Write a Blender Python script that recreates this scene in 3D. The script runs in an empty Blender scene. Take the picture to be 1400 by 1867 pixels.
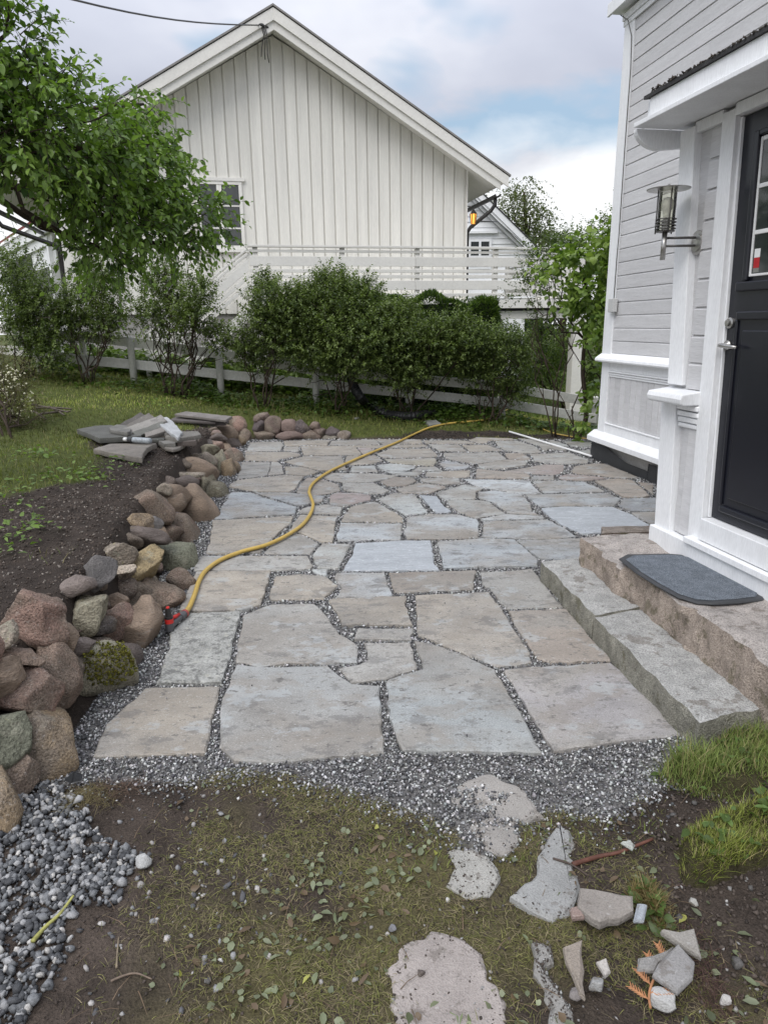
import bpy, math, random
import numpy as np
from mathutils import Vector, Matrix
R = math.radians
rng = np.random.default_rng(7)
random.seed(7)
S = bpy.context.scene
COL = S.collection

# ------------------------------------------------------------------ camera
F, PITCH, ROLL, HC = 1240.0, R(15.4), R(0.8), 1.6      # focal length in photo pixels, eye height over the paving
cam = bpy.data.cameras.new('camera'); co = bpy.data.objects.new('camera', cam); COL.objects.link(co)
cam.sensor_fit = 'VERTICAL'; cam.sensor_height = 24; cam.lens = 24 * F / 1867
cam.clip_start = .05; cam.clip_end = 600
co.matrix_world = Matrix.Translation((0, 0, HC)) @ Matrix.Rotation(R(90) - PITCH, 4, 'X') @ Matrix.Rotation(ROLL, 4, 'Z').inverted()
S.camera = co
# ------------------------------------------------------------------ sky, sun, exposure
SUN_EL, SUN_AZ = 52, 215        # degrees; behind the camera, a little to the left
W = bpy.data.worlds.new('World'); S.world = W; W.use_nodes = True
def build_sky():
    nt = W.node_tree; N = nt.nodes; N.clear(); L = nt.links.new
    out = N.new('ShaderNodeOutputWorld'); bg = N.new('ShaderNodeBackground'); bg.inputs[1].default_value = .1
    sky = N.new('ShaderNodeTexSky'); sky.sky_type = 'NISHITA'; sky.sun_disc = False
    sky.sun_elevation = R(SUN_EL); sky.sun_rotation = R(SUN_AZ); sky.altitude = 100; sky.air_density = 1; sky.dust_density = 1.5
    tc = N.new('ShaderNodeTexCoord'); sep = N.new('ShaderNodeSeparateXYZ'); L(tc.outputs['Generated'], sep.inputs[0])
    # cloud sheet: direction projected on a flat ceiling
    def math_(op, a, b=None, c=None):
        n = N.new('ShaderNodeMath'); n.operation = op
        for i, x in enumerate((a, b, c)):
            if x is None: continue
            if isinstance(x, (int, float)): n.inputs[i].default_value = x
            else: L(x, n.inputs[i])
        return n.outputs[0]
    zc = math_('MAXIMUM', sep.outputs[2], .0)
    den = math_('ADD', zc, .22)
    comb = N.new('ShaderNodeCombineXYZ'); L(math_('DIVIDE', sep.outputs[0], den), comb.inputs[0]); L(math_('DIVIDE', sep.outputs[1], den), comb.inputs[1])
    def noise(scale, det, off, rough=.55, dist=.0):
        mp = N.new('ShaderNodeMapping'); mp.inputs[1].default_value = off; L(comb.outputs[0], mp.inputs[0])
        n = N.new('ShaderNodeTexNoise'); n.inputs['Scale'].default_value = scale; n.inputs['Detail'].default_value = det
        n.inputs['Roughness'].default_value = rough; n.inputs['Distortion'].default_value = dist; L(mp.outputs[0], n.inputs[0]); return n.outputs[0]
    def ramp(src, stops):
        r = N.new('ShaderNodeValToRGB'); e = r.color_ramp.elements
        while len(e) < len(stops): e.new(.5)
        for el, (p, c) in zip(e, stops): el.position = p; el.color = (*c, 1)
        L(src, r.inputs[0]); return r.outputs[0]
    def mix(f, a, b, typ='MIX'):
        m = N.new('ShaderNodeMix'); m.data_type = 'RGBA'; m.blend_type = typ
        if isinstance(f, (int, float)): m.inputs[0].default_value = f
        else: L(f, m.inputs[0])
        for i, x in ((6, a), (7, b)):
            if isinstance(x, tuple): m.inputs[i].default_value = (*x, 1)
            else: L(x, m.inputs[i])
        return m.outputs[2]
    n1 = noise(1.1, 5, (1.3, .4, 0), .5, .2)
    grey = ramp(n1, [(.30, (3.7, 3.95, 4.8)), (.52, (4.9, 5.15, 5.95)), (.72, (7.4, 7.5, 7.9))])
    n2 = noise(2.2, 6, (4.1, 2.2, 0), .55, .3)
    el = math_('ADD', zc, math_('MULTIPLY', math_('SUBTRACT', n2, .5), .16))
    low = ramp(el, [(.05, (1, 1, 1)), (.17, (1, 1, 1)), (.235, (0, 0, 0))])
    hole = ramp(math_('ADD', noise(1.7, 4, (2.9, 7.35, 0), .5, .3), math_('MULTIPLY', zc, -.12)), [(.50, (0, 0, 0)), (.62, (1, 1, 1))])
    # a gap in the sheet low in the sky ahead, ragged like the others
    ex_ = math_('DIVIDE', math_('SUBTRACT', math_('DIVIDE', sep.outputs[0], den), .50), .36); ey_ = math_('DIVIDE', math_('SUBTRACT', math_('DIVIDE', sep.outputs[1], den), 2.06), .20)
    dd_ = math_('ADD', math_('MULTIPLY', ex_, ex_), math_('MULTIPLY', ey_, ey_))
    gap = ramp(math_('ADD', math_('MULTIPLY', dd_, .5), math_('MULTIPLY', math_('SUBTRACT', noise(3.2, 5, (.3, .9, 0), .55, .3), .5), 2.4)), [(.15, (1, 1, 1)), (.75, (0, 0, 0))])
    blue = mix(.30, sky.outputs[0], (6.2, 7.9, 8.7))
    c = mix(hole, grey, blue); c = mix(gap, c, blue)
    lum = math_('ADD', math_('MULTIPLY', zc, 1.6), .50)     # an overcast sky brightens evenly from horizon to zenith
    sc_ = N.new('ShaderNodeVectorMath'); sc_.operation = 'SCALE'; L(c, sc_.inputs[0]); L(lum, sc_.inputs[3]); c = sc_.outputs[0]
    c = mix(low, c, (7.6, 7.7, 7.9))
    L(c, bg.inputs[0]); L(bg.outputs[0], out.inputs[0])
build_sky()
sl = bpy.data.lights.new('sun', 'SUN'); sl.energy = 1.5; sl.angle = R(45); sl.color = (1, .965, .91)
so = bpy.data.objects.new('sun', sl); COL.objects.link(so)
_d = Vector((math.sin(R(SUN_AZ)) * math.cos(R(SUN_EL)), math.cos(R(SUN_AZ)) * math.cos(R(SUN_EL)), math.sin(R(SUN_EL))))
so.location = (0, -6, 14); so.rotation_euler = _d.to_track_quat('Z', 'Y').to_euler()
S.view_settings.view_transform = 'Standard'; S.view_settings.look = 'None'; S.view_settings.gamma = 1
S.view_settings.use_curve_mapping = False; S.view_settings.exposure = 0.5

# ------------------------------------------------------------------ photo pixel -> world ray (used to survey the place)
cp, sp, cr, sr = math.cos(PITCH), math.sin(PITCH), math.cos(ROLL), math.sin(ROLL)
def ray(x, y):
    u = (x - 700) / F; v = -(y - 933.5) / F
    u, v = cr * u + sr * v, -sr * u + cr * v
    return u, cp + v * sp, -sp + v * cp
def at(x, y, z=0.):
    d = ray(x, y); t = (z - HC) / d[2]; return Vector((d[0] * t, d[1] * t, z))
def atY(x, y, Y):
    d = ray(x, y); t = Y / d[1]; return Vector((d[0] * t, Y, HC + d[2] * t))

# ------------------------------------------------------------------ helpers
def tag(o, label=None, cat=None, group=None, kind=None):
    if label: o['label'] = label
    if cat: o['category'] = cat
    if group: o['group'] = group
    if kind: o['kind'] = kind
    return o
def thing(name, label, cat, loc=(0, 0, 0), group=None):
    o = bpy.data.objects.new(name, None); COL.objects.link(o); o.location = loc; o.empty_display_size = .2
    return tag(o, label, cat, group)
ORG = {}
def origin_of(o):
    p = Vector((0, 0, 0))
    while o is not None: p += o.location; o = o.parent
    return p
def link(name, me, mat, parent=None, loc=None, col=None):
    o = bpy.data.objects.new(name, me); COL.objects.link(o)
    if mat is not None and not me.materials: me.materials.append(mat)
    if parent is not None: o.parent = parent
    if loc is not None: o.location = loc
    if col is not None: o.color = (*col, 1)
    return o
class MB:
    def __init__(s): s.v = []; s.f = []
    def add(s, vs, fs):
        b = len(s.v); s.v += [tuple(p) for p in vs]; s.f += [tuple(i + b for i in f) for f in fs]; return s
    def hexa(s, p):   # 8 points: bottom ring 0-3, top ring 4-7
        return s.add(p, [(3, 2, 1, 0), (4, 5, 6, 7), (0, 1, 5, 4), (1, 2, 6, 5), (2, 3, 7, 6), (3, 0, 4, 7)])
    def fbox(s, fr, a0, a1, b0, b1, z0, z1):
        return s.hexa([fr(a0, b0, z0), fr(a1, b0, z0), fr(a1, b1, z0), fr(a0, b1, z0), fr(a0, b0, z1), fr(a1, b0, z1), fr(a1, b1, z1), fr(a0, b1, z1)])
    def box(s, x0, x1, y0, y1, z0, z1): return s.fbox(lambda a, b, c: (a, b, c), x0, x1, y0, y1, z0, z1)
    def prism(s, fr, prof, a0, a1):   # prof: list of (b, z), extruded along a
        n = len(prof)
        return s.add([fr(a0, b, z) for b, z in prof] + [fr(a1, b, z) for b, z in prof],
                     [tuple(range(n)), tuple(range(2 * n - 1, n - 1, -1))] + [(i, i + n, (i + 1) % n + n, (i + 1) % n) for i in range(n)])
    def tube(s, pts, r, n=8, cap=True):
        pts = [Vector(p) for p in pts]; m = len(pts)
        rs = r if isinstance(r, (list, tuple)) else [r] * m
        base = len(s.v); side = None
        for i, p in enumerate(pts):
            t = (pts[min(i + 1, m - 1)] - pts[max(i - 1, 0)]).normalized()
            if side is None:
                side = t.cross(Vector((0, 0, 1)))
                if side.length < .05: side = t.cross(Vector((1, 0, 0)))
            side = (side - t * side.dot(t)).normalized(); up = side.cross(t)
            for k in range(n):
                a = 2 * math.pi * k / n; s.v.append(tuple(p + (side * math.cos(a) + up * math.sin(a)) * rs[i]))
        for i in range(m - 1):
            for k in range(n):
                a = base + i * n + k; b = base + i * n + (k + 1) % n; s.f.append((a, b, b + n, a + n))
        if cap:
            s.f.append(tuple(base + k for k in range(n - 1, -1, -1))); s.f.append(tuple(base + (m - 1) * n + k for k in range(n)))
        return s
    def lathe(s, c, prof, n=20, axis=None):   # prof (r, h)
        c = Vector(c); ax = Vector(axis).normalized() if axis is not None else Vector((0, 0, 1))
        a = ax.cross(Vector((1, 0, 0)) if abs(ax.x) < .9 else Vector((0, 1, 0))).normalized(); b = ax.cross(a)
        base = len(s.v)
        for r, h in prof:
            for k in range(n):
                t = 2 * math.pi * k / n; s.v.append(tuple(c + ax * h + (a * math.cos(t) + b * math.sin(t)) * r))
        for i in range(len(prof) - 1):
            for k in range(n): 
                p, q = base + i * n + k, base + i * n + (k + 1) % n; s.f.append((p, q, q + n, p + n))
        s.f.append(tuple(base + k for k in range(n - 1, -1, -1))); s.f.append(tuple(base + (len(prof) - 1) * n + k for k in range(n)))
        return s
    def build(s, name, mat, parent=None, org=None, smooth=False, bev=0, col=None, kind=None):
        if org is None and parent is None:
            a = np.array(s.v); org = Vector(((a[:, 0].min() + a[:, 0].max()) / 2, (a[:, 1].min() + a[:, 1].max()) / 2, a[:, 2].min()))
        o0 = origin_of(parent) if parent is not None else Vector(org)
        me = bpy.data.meshes.new(name); me.from_pydata([(x - o0.x, y - o0.y, z - o0.z) for x, y, z in s.v], [], s.f); me.update()
        if smooth: me.polygons.foreach_set('use_smooth', [True] * len(me.polygons))
        o = link(name, me, mat, parent, o0 if parent is None else None, col)
        if bev:
            m = o.modifiers.new('bevel', 'BEVEL'); m.width = bev; m.segments = 2; m.limit_method = 'ANGLE'; m.angle_limit = R(40)
        if kind: o['kind'] = kind
        return o
def np_obj(name, V, Fc, mat, parent=None, cols=None, smooth=False, kind=None):
    o0 = origin_of(parent) if parent is not None else Vector((float(V[:, 0].mean()), float(V[:, 1].mean()), float(V[:, 2].min())))
    me = bpy.data.meshes.new(name); V = np.asarray(V, dtype=np.float32) - np.array(o0, dtype=np.float32)
    Fc = np.asarray(Fc, dtype=np.int32); k = Fc.shape[1]
    me.vertices.add(len(V)); me.vertices.foreach_set('co', V.ravel())
    me.loops.add(Fc.size); me.loops.foreach_set('vertex_index', Fc.ravel())
    me.polygons.add(len(Fc)); me.polygons.foreach_set('loop_start', np.arange(0, Fc.size, k, dtype=np.int32))
    if smooth: me.polygons.foreach_set('use_smooth', np.ones(len(Fc), dtype=bool))
    if cols is not None:
        a = me.color_attributes.new('Col', 'FLOAT_COLOR', 'POINT')
        c = np.ones((len(V), 4), dtype=np.float32); c[:, :3] = cols; a.data.foreach_set('color', c.ravel())
    me.update(calc_edges=True); me.validate()
    o = link(name, me, mat, parent, o0 if parent is None else None)
    if kind: o['kind'] = kind
    return o
def wave(P, f, seed, n=6):
    """cheap smooth 3-D noise in about -1..1"""
    r = np.random.default_rng(seed); out = np.zeros(len(P))
    for i in range(n):
        k = r.normal(size=P.shape[1]); k *= f * r.uniform(.6, 1.5) / (np.linalg.norm(k) + 1e-9)
        out += np.sin(P @ k + r.uniform(0, 6.28))
    return out / (n ** .5 * .9)

def unit(v): return v / (np.linalg.norm(v, axis=-1, keepdims=True) + 1e-9)

# ------------------------------------------------------------------ materials
def M(name, col, rough=.6, var=.15, scale=8., fine=60., finev=.1, bump=.2, bdist=.004, spec=.4, obj=False, stretch=(1, 1, 1), tint=None, rnd=.0, metal=0., attr=False, tint_scale=3., dots=None, trans=0.):
    m = bpy.data.materials.new(name); m.use_nodes = True; nt = m.node_tree; N = nt.nodes; L = nt.links.new
    b = N['Principled BSDF']; b.inputs['Roughness'].default_value = rough; b.inputs['Metallic'].default_value = metal
    b.inputs['Specular IOR Level'].default_value = spec
    geo = N.new('ShaderNodeNewGeometry'); oi = N.new('ShaderNodeObjectInfo')
    off = N.new('ShaderNodeVectorMath'); off.operation = 'MULTIPLY_ADD'
    L(oi.outputs['Random'], off.inputs[0]); off.inputs[1].default_value = (37, 91, 53); L(geo.outputs['Position'], off.inputs[2])
    mp = N.new('ShaderNodeMapping'); mp.inputs[3].default_value = stretch; L(off.outputs[0], mp.inputs[0])
    def noise(sc, det=5, r=.6, dist=0):
        n = N.new('ShaderNodeTexNoise'); n.inputs['Scale'].default_value = sc; n.inputs['Detail'].default_value = det; n.inputs['Roughness'].default_value = r
        n.inputs['Distortion'].default_value = dist; L(mp.outputs[0], n.inputs[0]); return n.outputs[0]
    def mr(src, a, b_, lo=.3, hi=.7):
        n = N.new('ShaderNodeMapRange'); n.inputs[1].default_value = lo; n.inputs[2].default_value = hi; n.inputs[3].default_value = a; n.inputs[4].default_value = b_; L(src, n.inputs[0]); return n.outputs[0]
    def mul(a, bb):
        n = N.new('ShaderNodeMath'); n.operation = 'MULTIPLY'; L(a, n.inputs[0])
        if isinstance(bb, float): n.inputs[1].default_value = bb
        else: L(bb, n.inputs[1])
        return n.outputs[0]
    def mixc(f, a, bb, typ='MIX'):
        n = N.new('ShaderNodeMix'); n.data_type = 'RGBA'; n.blend_type = typ
        if isinstance(f, float): n.inputs[0].default_value = f
        else: L(f, n.inputs[0])
        for i, x in ((6, a), (7, bb)):
            if isinstance(x, tuple): n.inputs[i].default_value = (*x, 1)
            else: L(x, n.inputs[i])
        return n.outputs[2]
    if attr:
        at_ = N.new('ShaderNodeAttribute'); at_.attribute_name = 'Col'; base = at_.outputs['Color']
    elif obj: base = oi.outputs['Color']
    else:
        rgb = N.new('ShaderNodeRGB'); rgb.outputs[0].default_value = (*col, 1); base = rgb.outputs[0]
    if tint: base = mixc(mr(noise(tint_scale, 4, .55, .4), 0., 1., .42, .62), base, tint)
    n1 = noise(scale); n2 = noise(fine, 3)
    k = mul(mr(n1, 1 - var, 1 + var), mr(n2, 1 - finev, 1 + finev))
    if rnd: k = mul(k, mr(oi.outputs['Random'], 1 - rnd, 1 + rnd, 0, 1))
    cc = N.new('ShaderNodeVectorMath'); cc.operation = 'SCALE'; L(base, cc.inputs[0]); L(k, cc.inputs[3]); c = cc.outputs[0]
    if dots:   # (colour, scale, threshold, amount): blotches and specks
        for dc, ds, th, am in dots: c = mixc(mr(noise(ds, 6, .68), 0., am, th, th + .045), c, dc)
    L(c, b.inputs['Base Color'])
    if bump:
        bp = N.new('ShaderNodeBump'); bp.inputs['Strength'].default_value = bump; bp.inputs['Distance'].default_value = bdist
        ad = N.new('ShaderNodeMath'); ad.operation = 'MULTIPLY_ADD'; L(n1, ad.inputs[0]); ad.inputs[1].default_value = 1.5; L(n2, ad.inputs[2]); L(ad.outputs[0], bp.inputs['Height']); L(bp.outputs[0], b.inputs['Normal'])
    if trans:
        tr = N.new('ShaderNodeBsdfTranslucent'); ms = N.new('ShaderNodeMixShader'); ms.inputs[0].default_value = trans
        tc = mixc(1., c, (1.0, 1.15, .45), 'MULTIPLY'); L(tc, tr.inputs[0])
        L(b.outputs[0], ms.inputs[1]); L(tr.outputs[0], ms.inputs[2]); L(ms.outputs[0], N['Material Output'].inputs[0])
    return m
def glass(name, tintc=(.9, .95, .9), rough=.02, alpha=.25):
    m = bpy.data.materials.new(name); m.use_nodes = True; nt = m.node_tree; N = nt.nodes; L = nt.links.new
    g = N.new('ShaderNodeBsdfGlossy'); g.inputs['Roughness'].default_value = rough; t = N.new('ShaderNodeBsdfTransparent'); t.inputs[0].default_value = (*tintc, 1)
    fr = N.new('ShaderNodeFresnel'); fr.inputs[0].default_value = 1.5
    ad = N.new('ShaderNodeMath'); ad.operation = 'MULTIPLY_ADD'; L(fr.outputs[0], ad.inputs[0]); ad.inputs[1].default_value = 1.; ad.inputs[2].default_value = alpha
    ms = N.new('ShaderNodeMixShader'); L(ad.outputs[0], ms.inputs[0]); L(t.outputs[0], ms.inputs[1]); L(g.outputs[0], ms.inputs[2]); L(ms.outputs[0], N['Material Output'].inputs[0])
    return m
def emit(name, col, st):
    m = bpy.data.materials.new(name); m.use_nodes = True; b = m.node_tree.nodes['Principled BSDF']
    b.inputs['Base Color'].default_value = (*col, 1); b.inputs['Emission Color'].default_value = (*col, 1); b.inputs['Emission Strength'].default_value = st
    return m
m_slab = M('slate paving', (0, 0, 0), .66, .14, 4, 160, .26, .6, .004, .3, obj=True, stretch=(1, 1.5, 1), rnd=.07, tint=(.28, .262, .235), tint_scale=1.3,
           dots=[((.245, .215, .18), 3.2, .54, .40), ((.135, .13, .125), 6, .555, .50), ((.42, .45, .46), 3.6, .57, .42), ((.17, .16, .145), 30, .57, .55), ((.56, .56, .54), 75, .60, .45), ((.10, .095, .09), 15, .605, .6)])
m_slate = M('dark slate', (0, 0, 0), .7, .2, 5, 120, .2, .7, .006, .3, obj=True, rnd=.08, dots=[((.10, .095, .09), 9, .57, .45), ((.36, .35, .33), 40, .62, .35)])
m_scratch = M('scratched slate paving', (0, 0, 0), .55, .14, 5, 90, .2, .4, .004, .4, obj=True, stretch=(1, 3, 1), dots=[((.62, .65, .68), 16, .56, .45), ((.2, .22, .25), 11, .6, .4)])
m_mott = M('lichen mottled slate', (0, 0, 0), .8, .25, 14, 90, .3, .8, .006, .25, obj=True, dots=[((.10, .10, .095), 22, .53, .65), ((.44, .43, .36), 30, .58, .5)])
m_stone = M('field stone', (0, 0, 0), .88, .30, 8, 120, .45, 1., .016, .2, obj=True, rnd=.06, tint=(.20, .165, .13), tint_scale=4, dots=[((.42, .38, .34), 85, .58, .5), ((.06, .05, .04), 55, .60, .5), ((.34, .31, .25), 6, .60, .35)])
m_stone2 = M('smooth water worn stone', (0, 0, 0), .8, .30, 3.5, 70, .22, .8, .02, .25, obj=True, rnd=.06, stretch=(1, 1, 2.6), dots=[((.36, .33, .30), 9, .60, .30), ((.06, .05, .045), 20, .61, .5), ((.45, .42, .38), 60, .66, .35)])
m_stone3 = M('lichen grown stone', (0, 0, 0), .92, .30, 6, 90, .40, 1., .018, .15, obj=True, dots=[((.33, .32, .25), 11, .55, .6), ((.09, .08, .06), 7, .58, .5), ((.40, .38, .16), 17, .63, .45), ((.05, .045, .04), 40, .62, .5)])
m_granite = M('rough granite', (0, 0, 0), .88, .24, 11, 150, .45, 1., .014, .2, obj=True, dots=[((.15, .12, .09), 7, .56, .5), ((.12, .11, .09), 16, .60, .5), ((.5, .48, .45), 90, .6, .4)])
m_white = M('white painted wood', (.80, .81, .82), .5, .05, 3, 50, .07, .4, .002, .4, rnd=.03, stretch=(3, 3, .5))
m_grey = M('light grey painted siding', (.57, .567, .572), .55, .07, 4, 34, .07, .5, .004, .35, rnd=.06, stretch=(.6, .6, 6))
m_ivory = M('ivory painted boards', (.715, .70, .645), .58, .09, 1.6, 30, .06, .5, .003, .35, rnd=.035, stretch=(4, 4, .3))
m_ivory2 = M('ivory painted trim', (.725, .71, .665), .55, .05, 2, 24, .05, .2, .002, .35, rnd=.03)
m_fence = M('weathered white fence paint', (.62, .61, .57), .6, .08, 3, 30, .1, .3, .003, .3, rnd=.05)
m_black = M('black metal', (.025, .023, .022), .4, .1, 8, 40, .1, .1, .001, .5)
m_door = M('dark navy door paint', (.011, .012, .018), .28, .1, 3, 50, .1, .08, .001, .5)
m_steel = M('brushed steel', (.45, .44, .42), .35, .1, 10, 80, .1, .05, .001, .5, metal=.9)
m_dsteel = M('dull dark steel', (.12, .115, .11), .45, .15, 10, 80, .1, .1, .001, .5, metal=.7)
m_concrete = M('grey foundation', (.34, .33, .31), .9, .12, 4, 60, .15, .5, .006, .2)
m_tar = M('roofing felt', (.05, .05, .05), .9, .2, 10, 90, .3, .6, .006, .2)
m_moss = M('moss', (.15, .16, .02), .95, .35, 30, 120, .3, .8, .01, .1)
m_bark = M('bark', (.055, .042, .032), .9, .25, 12, 60, .3, .9, .01, .15, stretch=(1, 1, .3))
m_twig = M('twigs', (.06, .045, .033), .85, .2, 12, 60, .2, 0)
m_leaf = M('leaves', (0, 0, 0), .42, .12, 6, 40, .08, 0, spec=.45, attr=True, trans=.38)
m_leafo = M('single leaf', (0, 0, 0), .40, .08, 20, 60, .08, .3, .002, spec=.5, obj=True, trans=.38)
m_grass = M('grass blades', (0, 0, 0), .6, .1, 4, 30, .1, 0, spec=.25, attr=True, trans=.25)
m_chip = M('crushed stone', (0, 0, 0), .8, .1, 60, 300, .25, 0, spec=.3, attr=True)
m_pebble = M('coarse gravel', (0, 0, 0), .7, .18, 60, 260, .35, .5, .002, spec=.35, attr=True)
m_hose = M('yellow hose', (.52, .36, .09), .42, .08, 6, 50, .08, .1, .001, .4)
m_pvc = M('white plastic', (.75, .75, .74), .35, .05, 6, 40, .05, 0)
m_rubber = M('black rubber', (.045, .047, .05), .55, .15, 8, 90, .15, .2, .001, .4)
m_tile = M('red roof tile', (.22, .045, .035), .6, .2, 3, 20, .15, .3, .004, .4, rnd=.15)
m_glassd = M('dark window glass', (.03, .035, .035), .06, .3, 1.5, 10, .2, 0, spec=.8)
m_glass = glass('clear lamp glass', (.95, .95, .86), .03, .05)

# ------------------------------------------------------------------ terrain
WALLY = np.array([1.2, 1.9, 2.16, 2.9, 3.64, 5.0, 6.59, 9.5, 10.4, 14])
WALLX = np.array([-1.3, -1.22, -1.17, -1.2, -1.28, -1.5, -1.72, -2.0, -2.06, -2.1])
def wall_x(y): return np.interp(y, WALLY, WALLX)
CP = np.array([(-1.6, 2.3, .36), (-3, 2.5, .46), (-1.6, 4, .40), (-3, 4.5, .46), (-2.1, 7, .36), (-4, 7, .48), (-2.4, 9.5, .30), (-5, 9.5, .66), (-1.8, 10.3, .26), (-1, 10.3, .17), (-.4, 10.2, .06),
    (.5, 10.2, .01), (2, 10.0, -.02), (3, 9.8, -.04), (-5.7, 11.6, .9), (-3.8, 11.6, .66), (-2.7, 11.6, .42), (-1.1, 11.6, .30), (.3, 11.6, .17), (1.9, 11.6, .04), (3.7, 11.6, -.28), (-8, 11, 1.0), (-8, 6, .8), (-6, 3, .6),
    (4.2, 14.4, -.45), (2, 14, -.15), (-2, 14, .35), (-6, 14, .8), (5, 20, -.42), (0, 20, -.1), (8, 12, -.4), (8, 30, -.42), (-8, 25, .7), (6, 9, -.1), (0, 0, 0), (2, 5, 0), (0, 40, -.3), (-30, 30, .8), (30, 30, -.45), (-30, -10, .5), (30, -10, -.1)])
def _fit():
    d = np.linalg.norm(CP[:, None, :2] - CP[None, :, :2], axis=2)
    A = np.zeros((len(CP) + 1,) * 2); A[:-1, :-1] = d; A[:-1, -1] = 1; A[-1, :-1] = 1
    return np.linalg.solve(A, np.append(CP[:, 2], 0))
CW = _fit()
def upper(x, y):
    x = np.asarray(x, float); y = np.asarray(y, float); sh = x.shape
    P = np.stack([x.ravel(), y.ravel()], 1); out = np.zeros(len(P))
    for i, c in enumerate(CP): out += CW[i] * np.hypot(P[:, 0] - c[0], P[:, 1] - c[1])
    return np.clip(out + CW[-1], -.6, 1.2).reshape(sh)
def sst(t): t = np.clip(t, 0, 1); return t * t * (3 - 2 * t)
LOW = -.020
def far_edge(x): return 10.0 - .085 * (x + 2.03)
def ground_z(x, y):
    x = np.asarray(x, float); y = np.asarray(y, float)
    left = sst((wall_x(y) - .15 - x) / .18)
    yf = 1.92 + .35 * np.minimum(x + 1.25, 0) * -.6
    left = left * sst((y - 1.75 - np.where(x < -1.3, (x + 1.3) * .35, 0)) / .25)
    back = sst((y - far_edge(x) - .10) / .28)
    m = np.maximum(left, back)
    z = LOW * (1 - m) + upper(x, y) * m
    P = np.stack([x.ravel(), y.ravel()], 1)
    rough = (.010 * wave(P, 7, 3) + .007 * wave(P, 19, 4) + .004 * wave(P, 45, 5)).reshape(x.shape)
    fg = sst((2.22 - y) / .2)
    fg = np.maximum(fg, m)
    z = z + rough * (.15 + .85 * fg) + .010 * fg * (1 - m)
    z = z + .10 * np.exp(-(((x - 1.35) / .22) ** 2 + ((y - 1.75) / .5) ** 2)) * (1 - m)
    return z
def gz(x, y): return float(ground_z(np.array([x]), np.array([y]))[0])
def gnd(px, py, dz=0.):
    d = ray(px, py); ts = np.linspace(1.0, 60, 6000); X, Y, Z = d[0] * ts, d[1] * ts, HC + d[2] * ts
    g = ground_z(X, Y) + dz; k = np.argmax(Z < g)
    return Vector((X[k], Y[k], g[k]))
def in_poly(X, Y, poly):
    poly = np.asarray(poly); inside = np.zeros(X.shape, bool); n = len(poly); j = n - 1
    for i in range(n):
        xi, yi = poly[i][:2]; xj, yj = poly[j][:2]
        c = ((yi > Y) != (yj > Y)) & (X < (xj - xi) * (Y - yi) / (yj - yi + 1e-12) + xi); inside ^= c; j = i
    return inside
def px_poly(pts, z=0.): return [tuple(at(x, y, z)[:2]) for x, y in pts]

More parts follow.
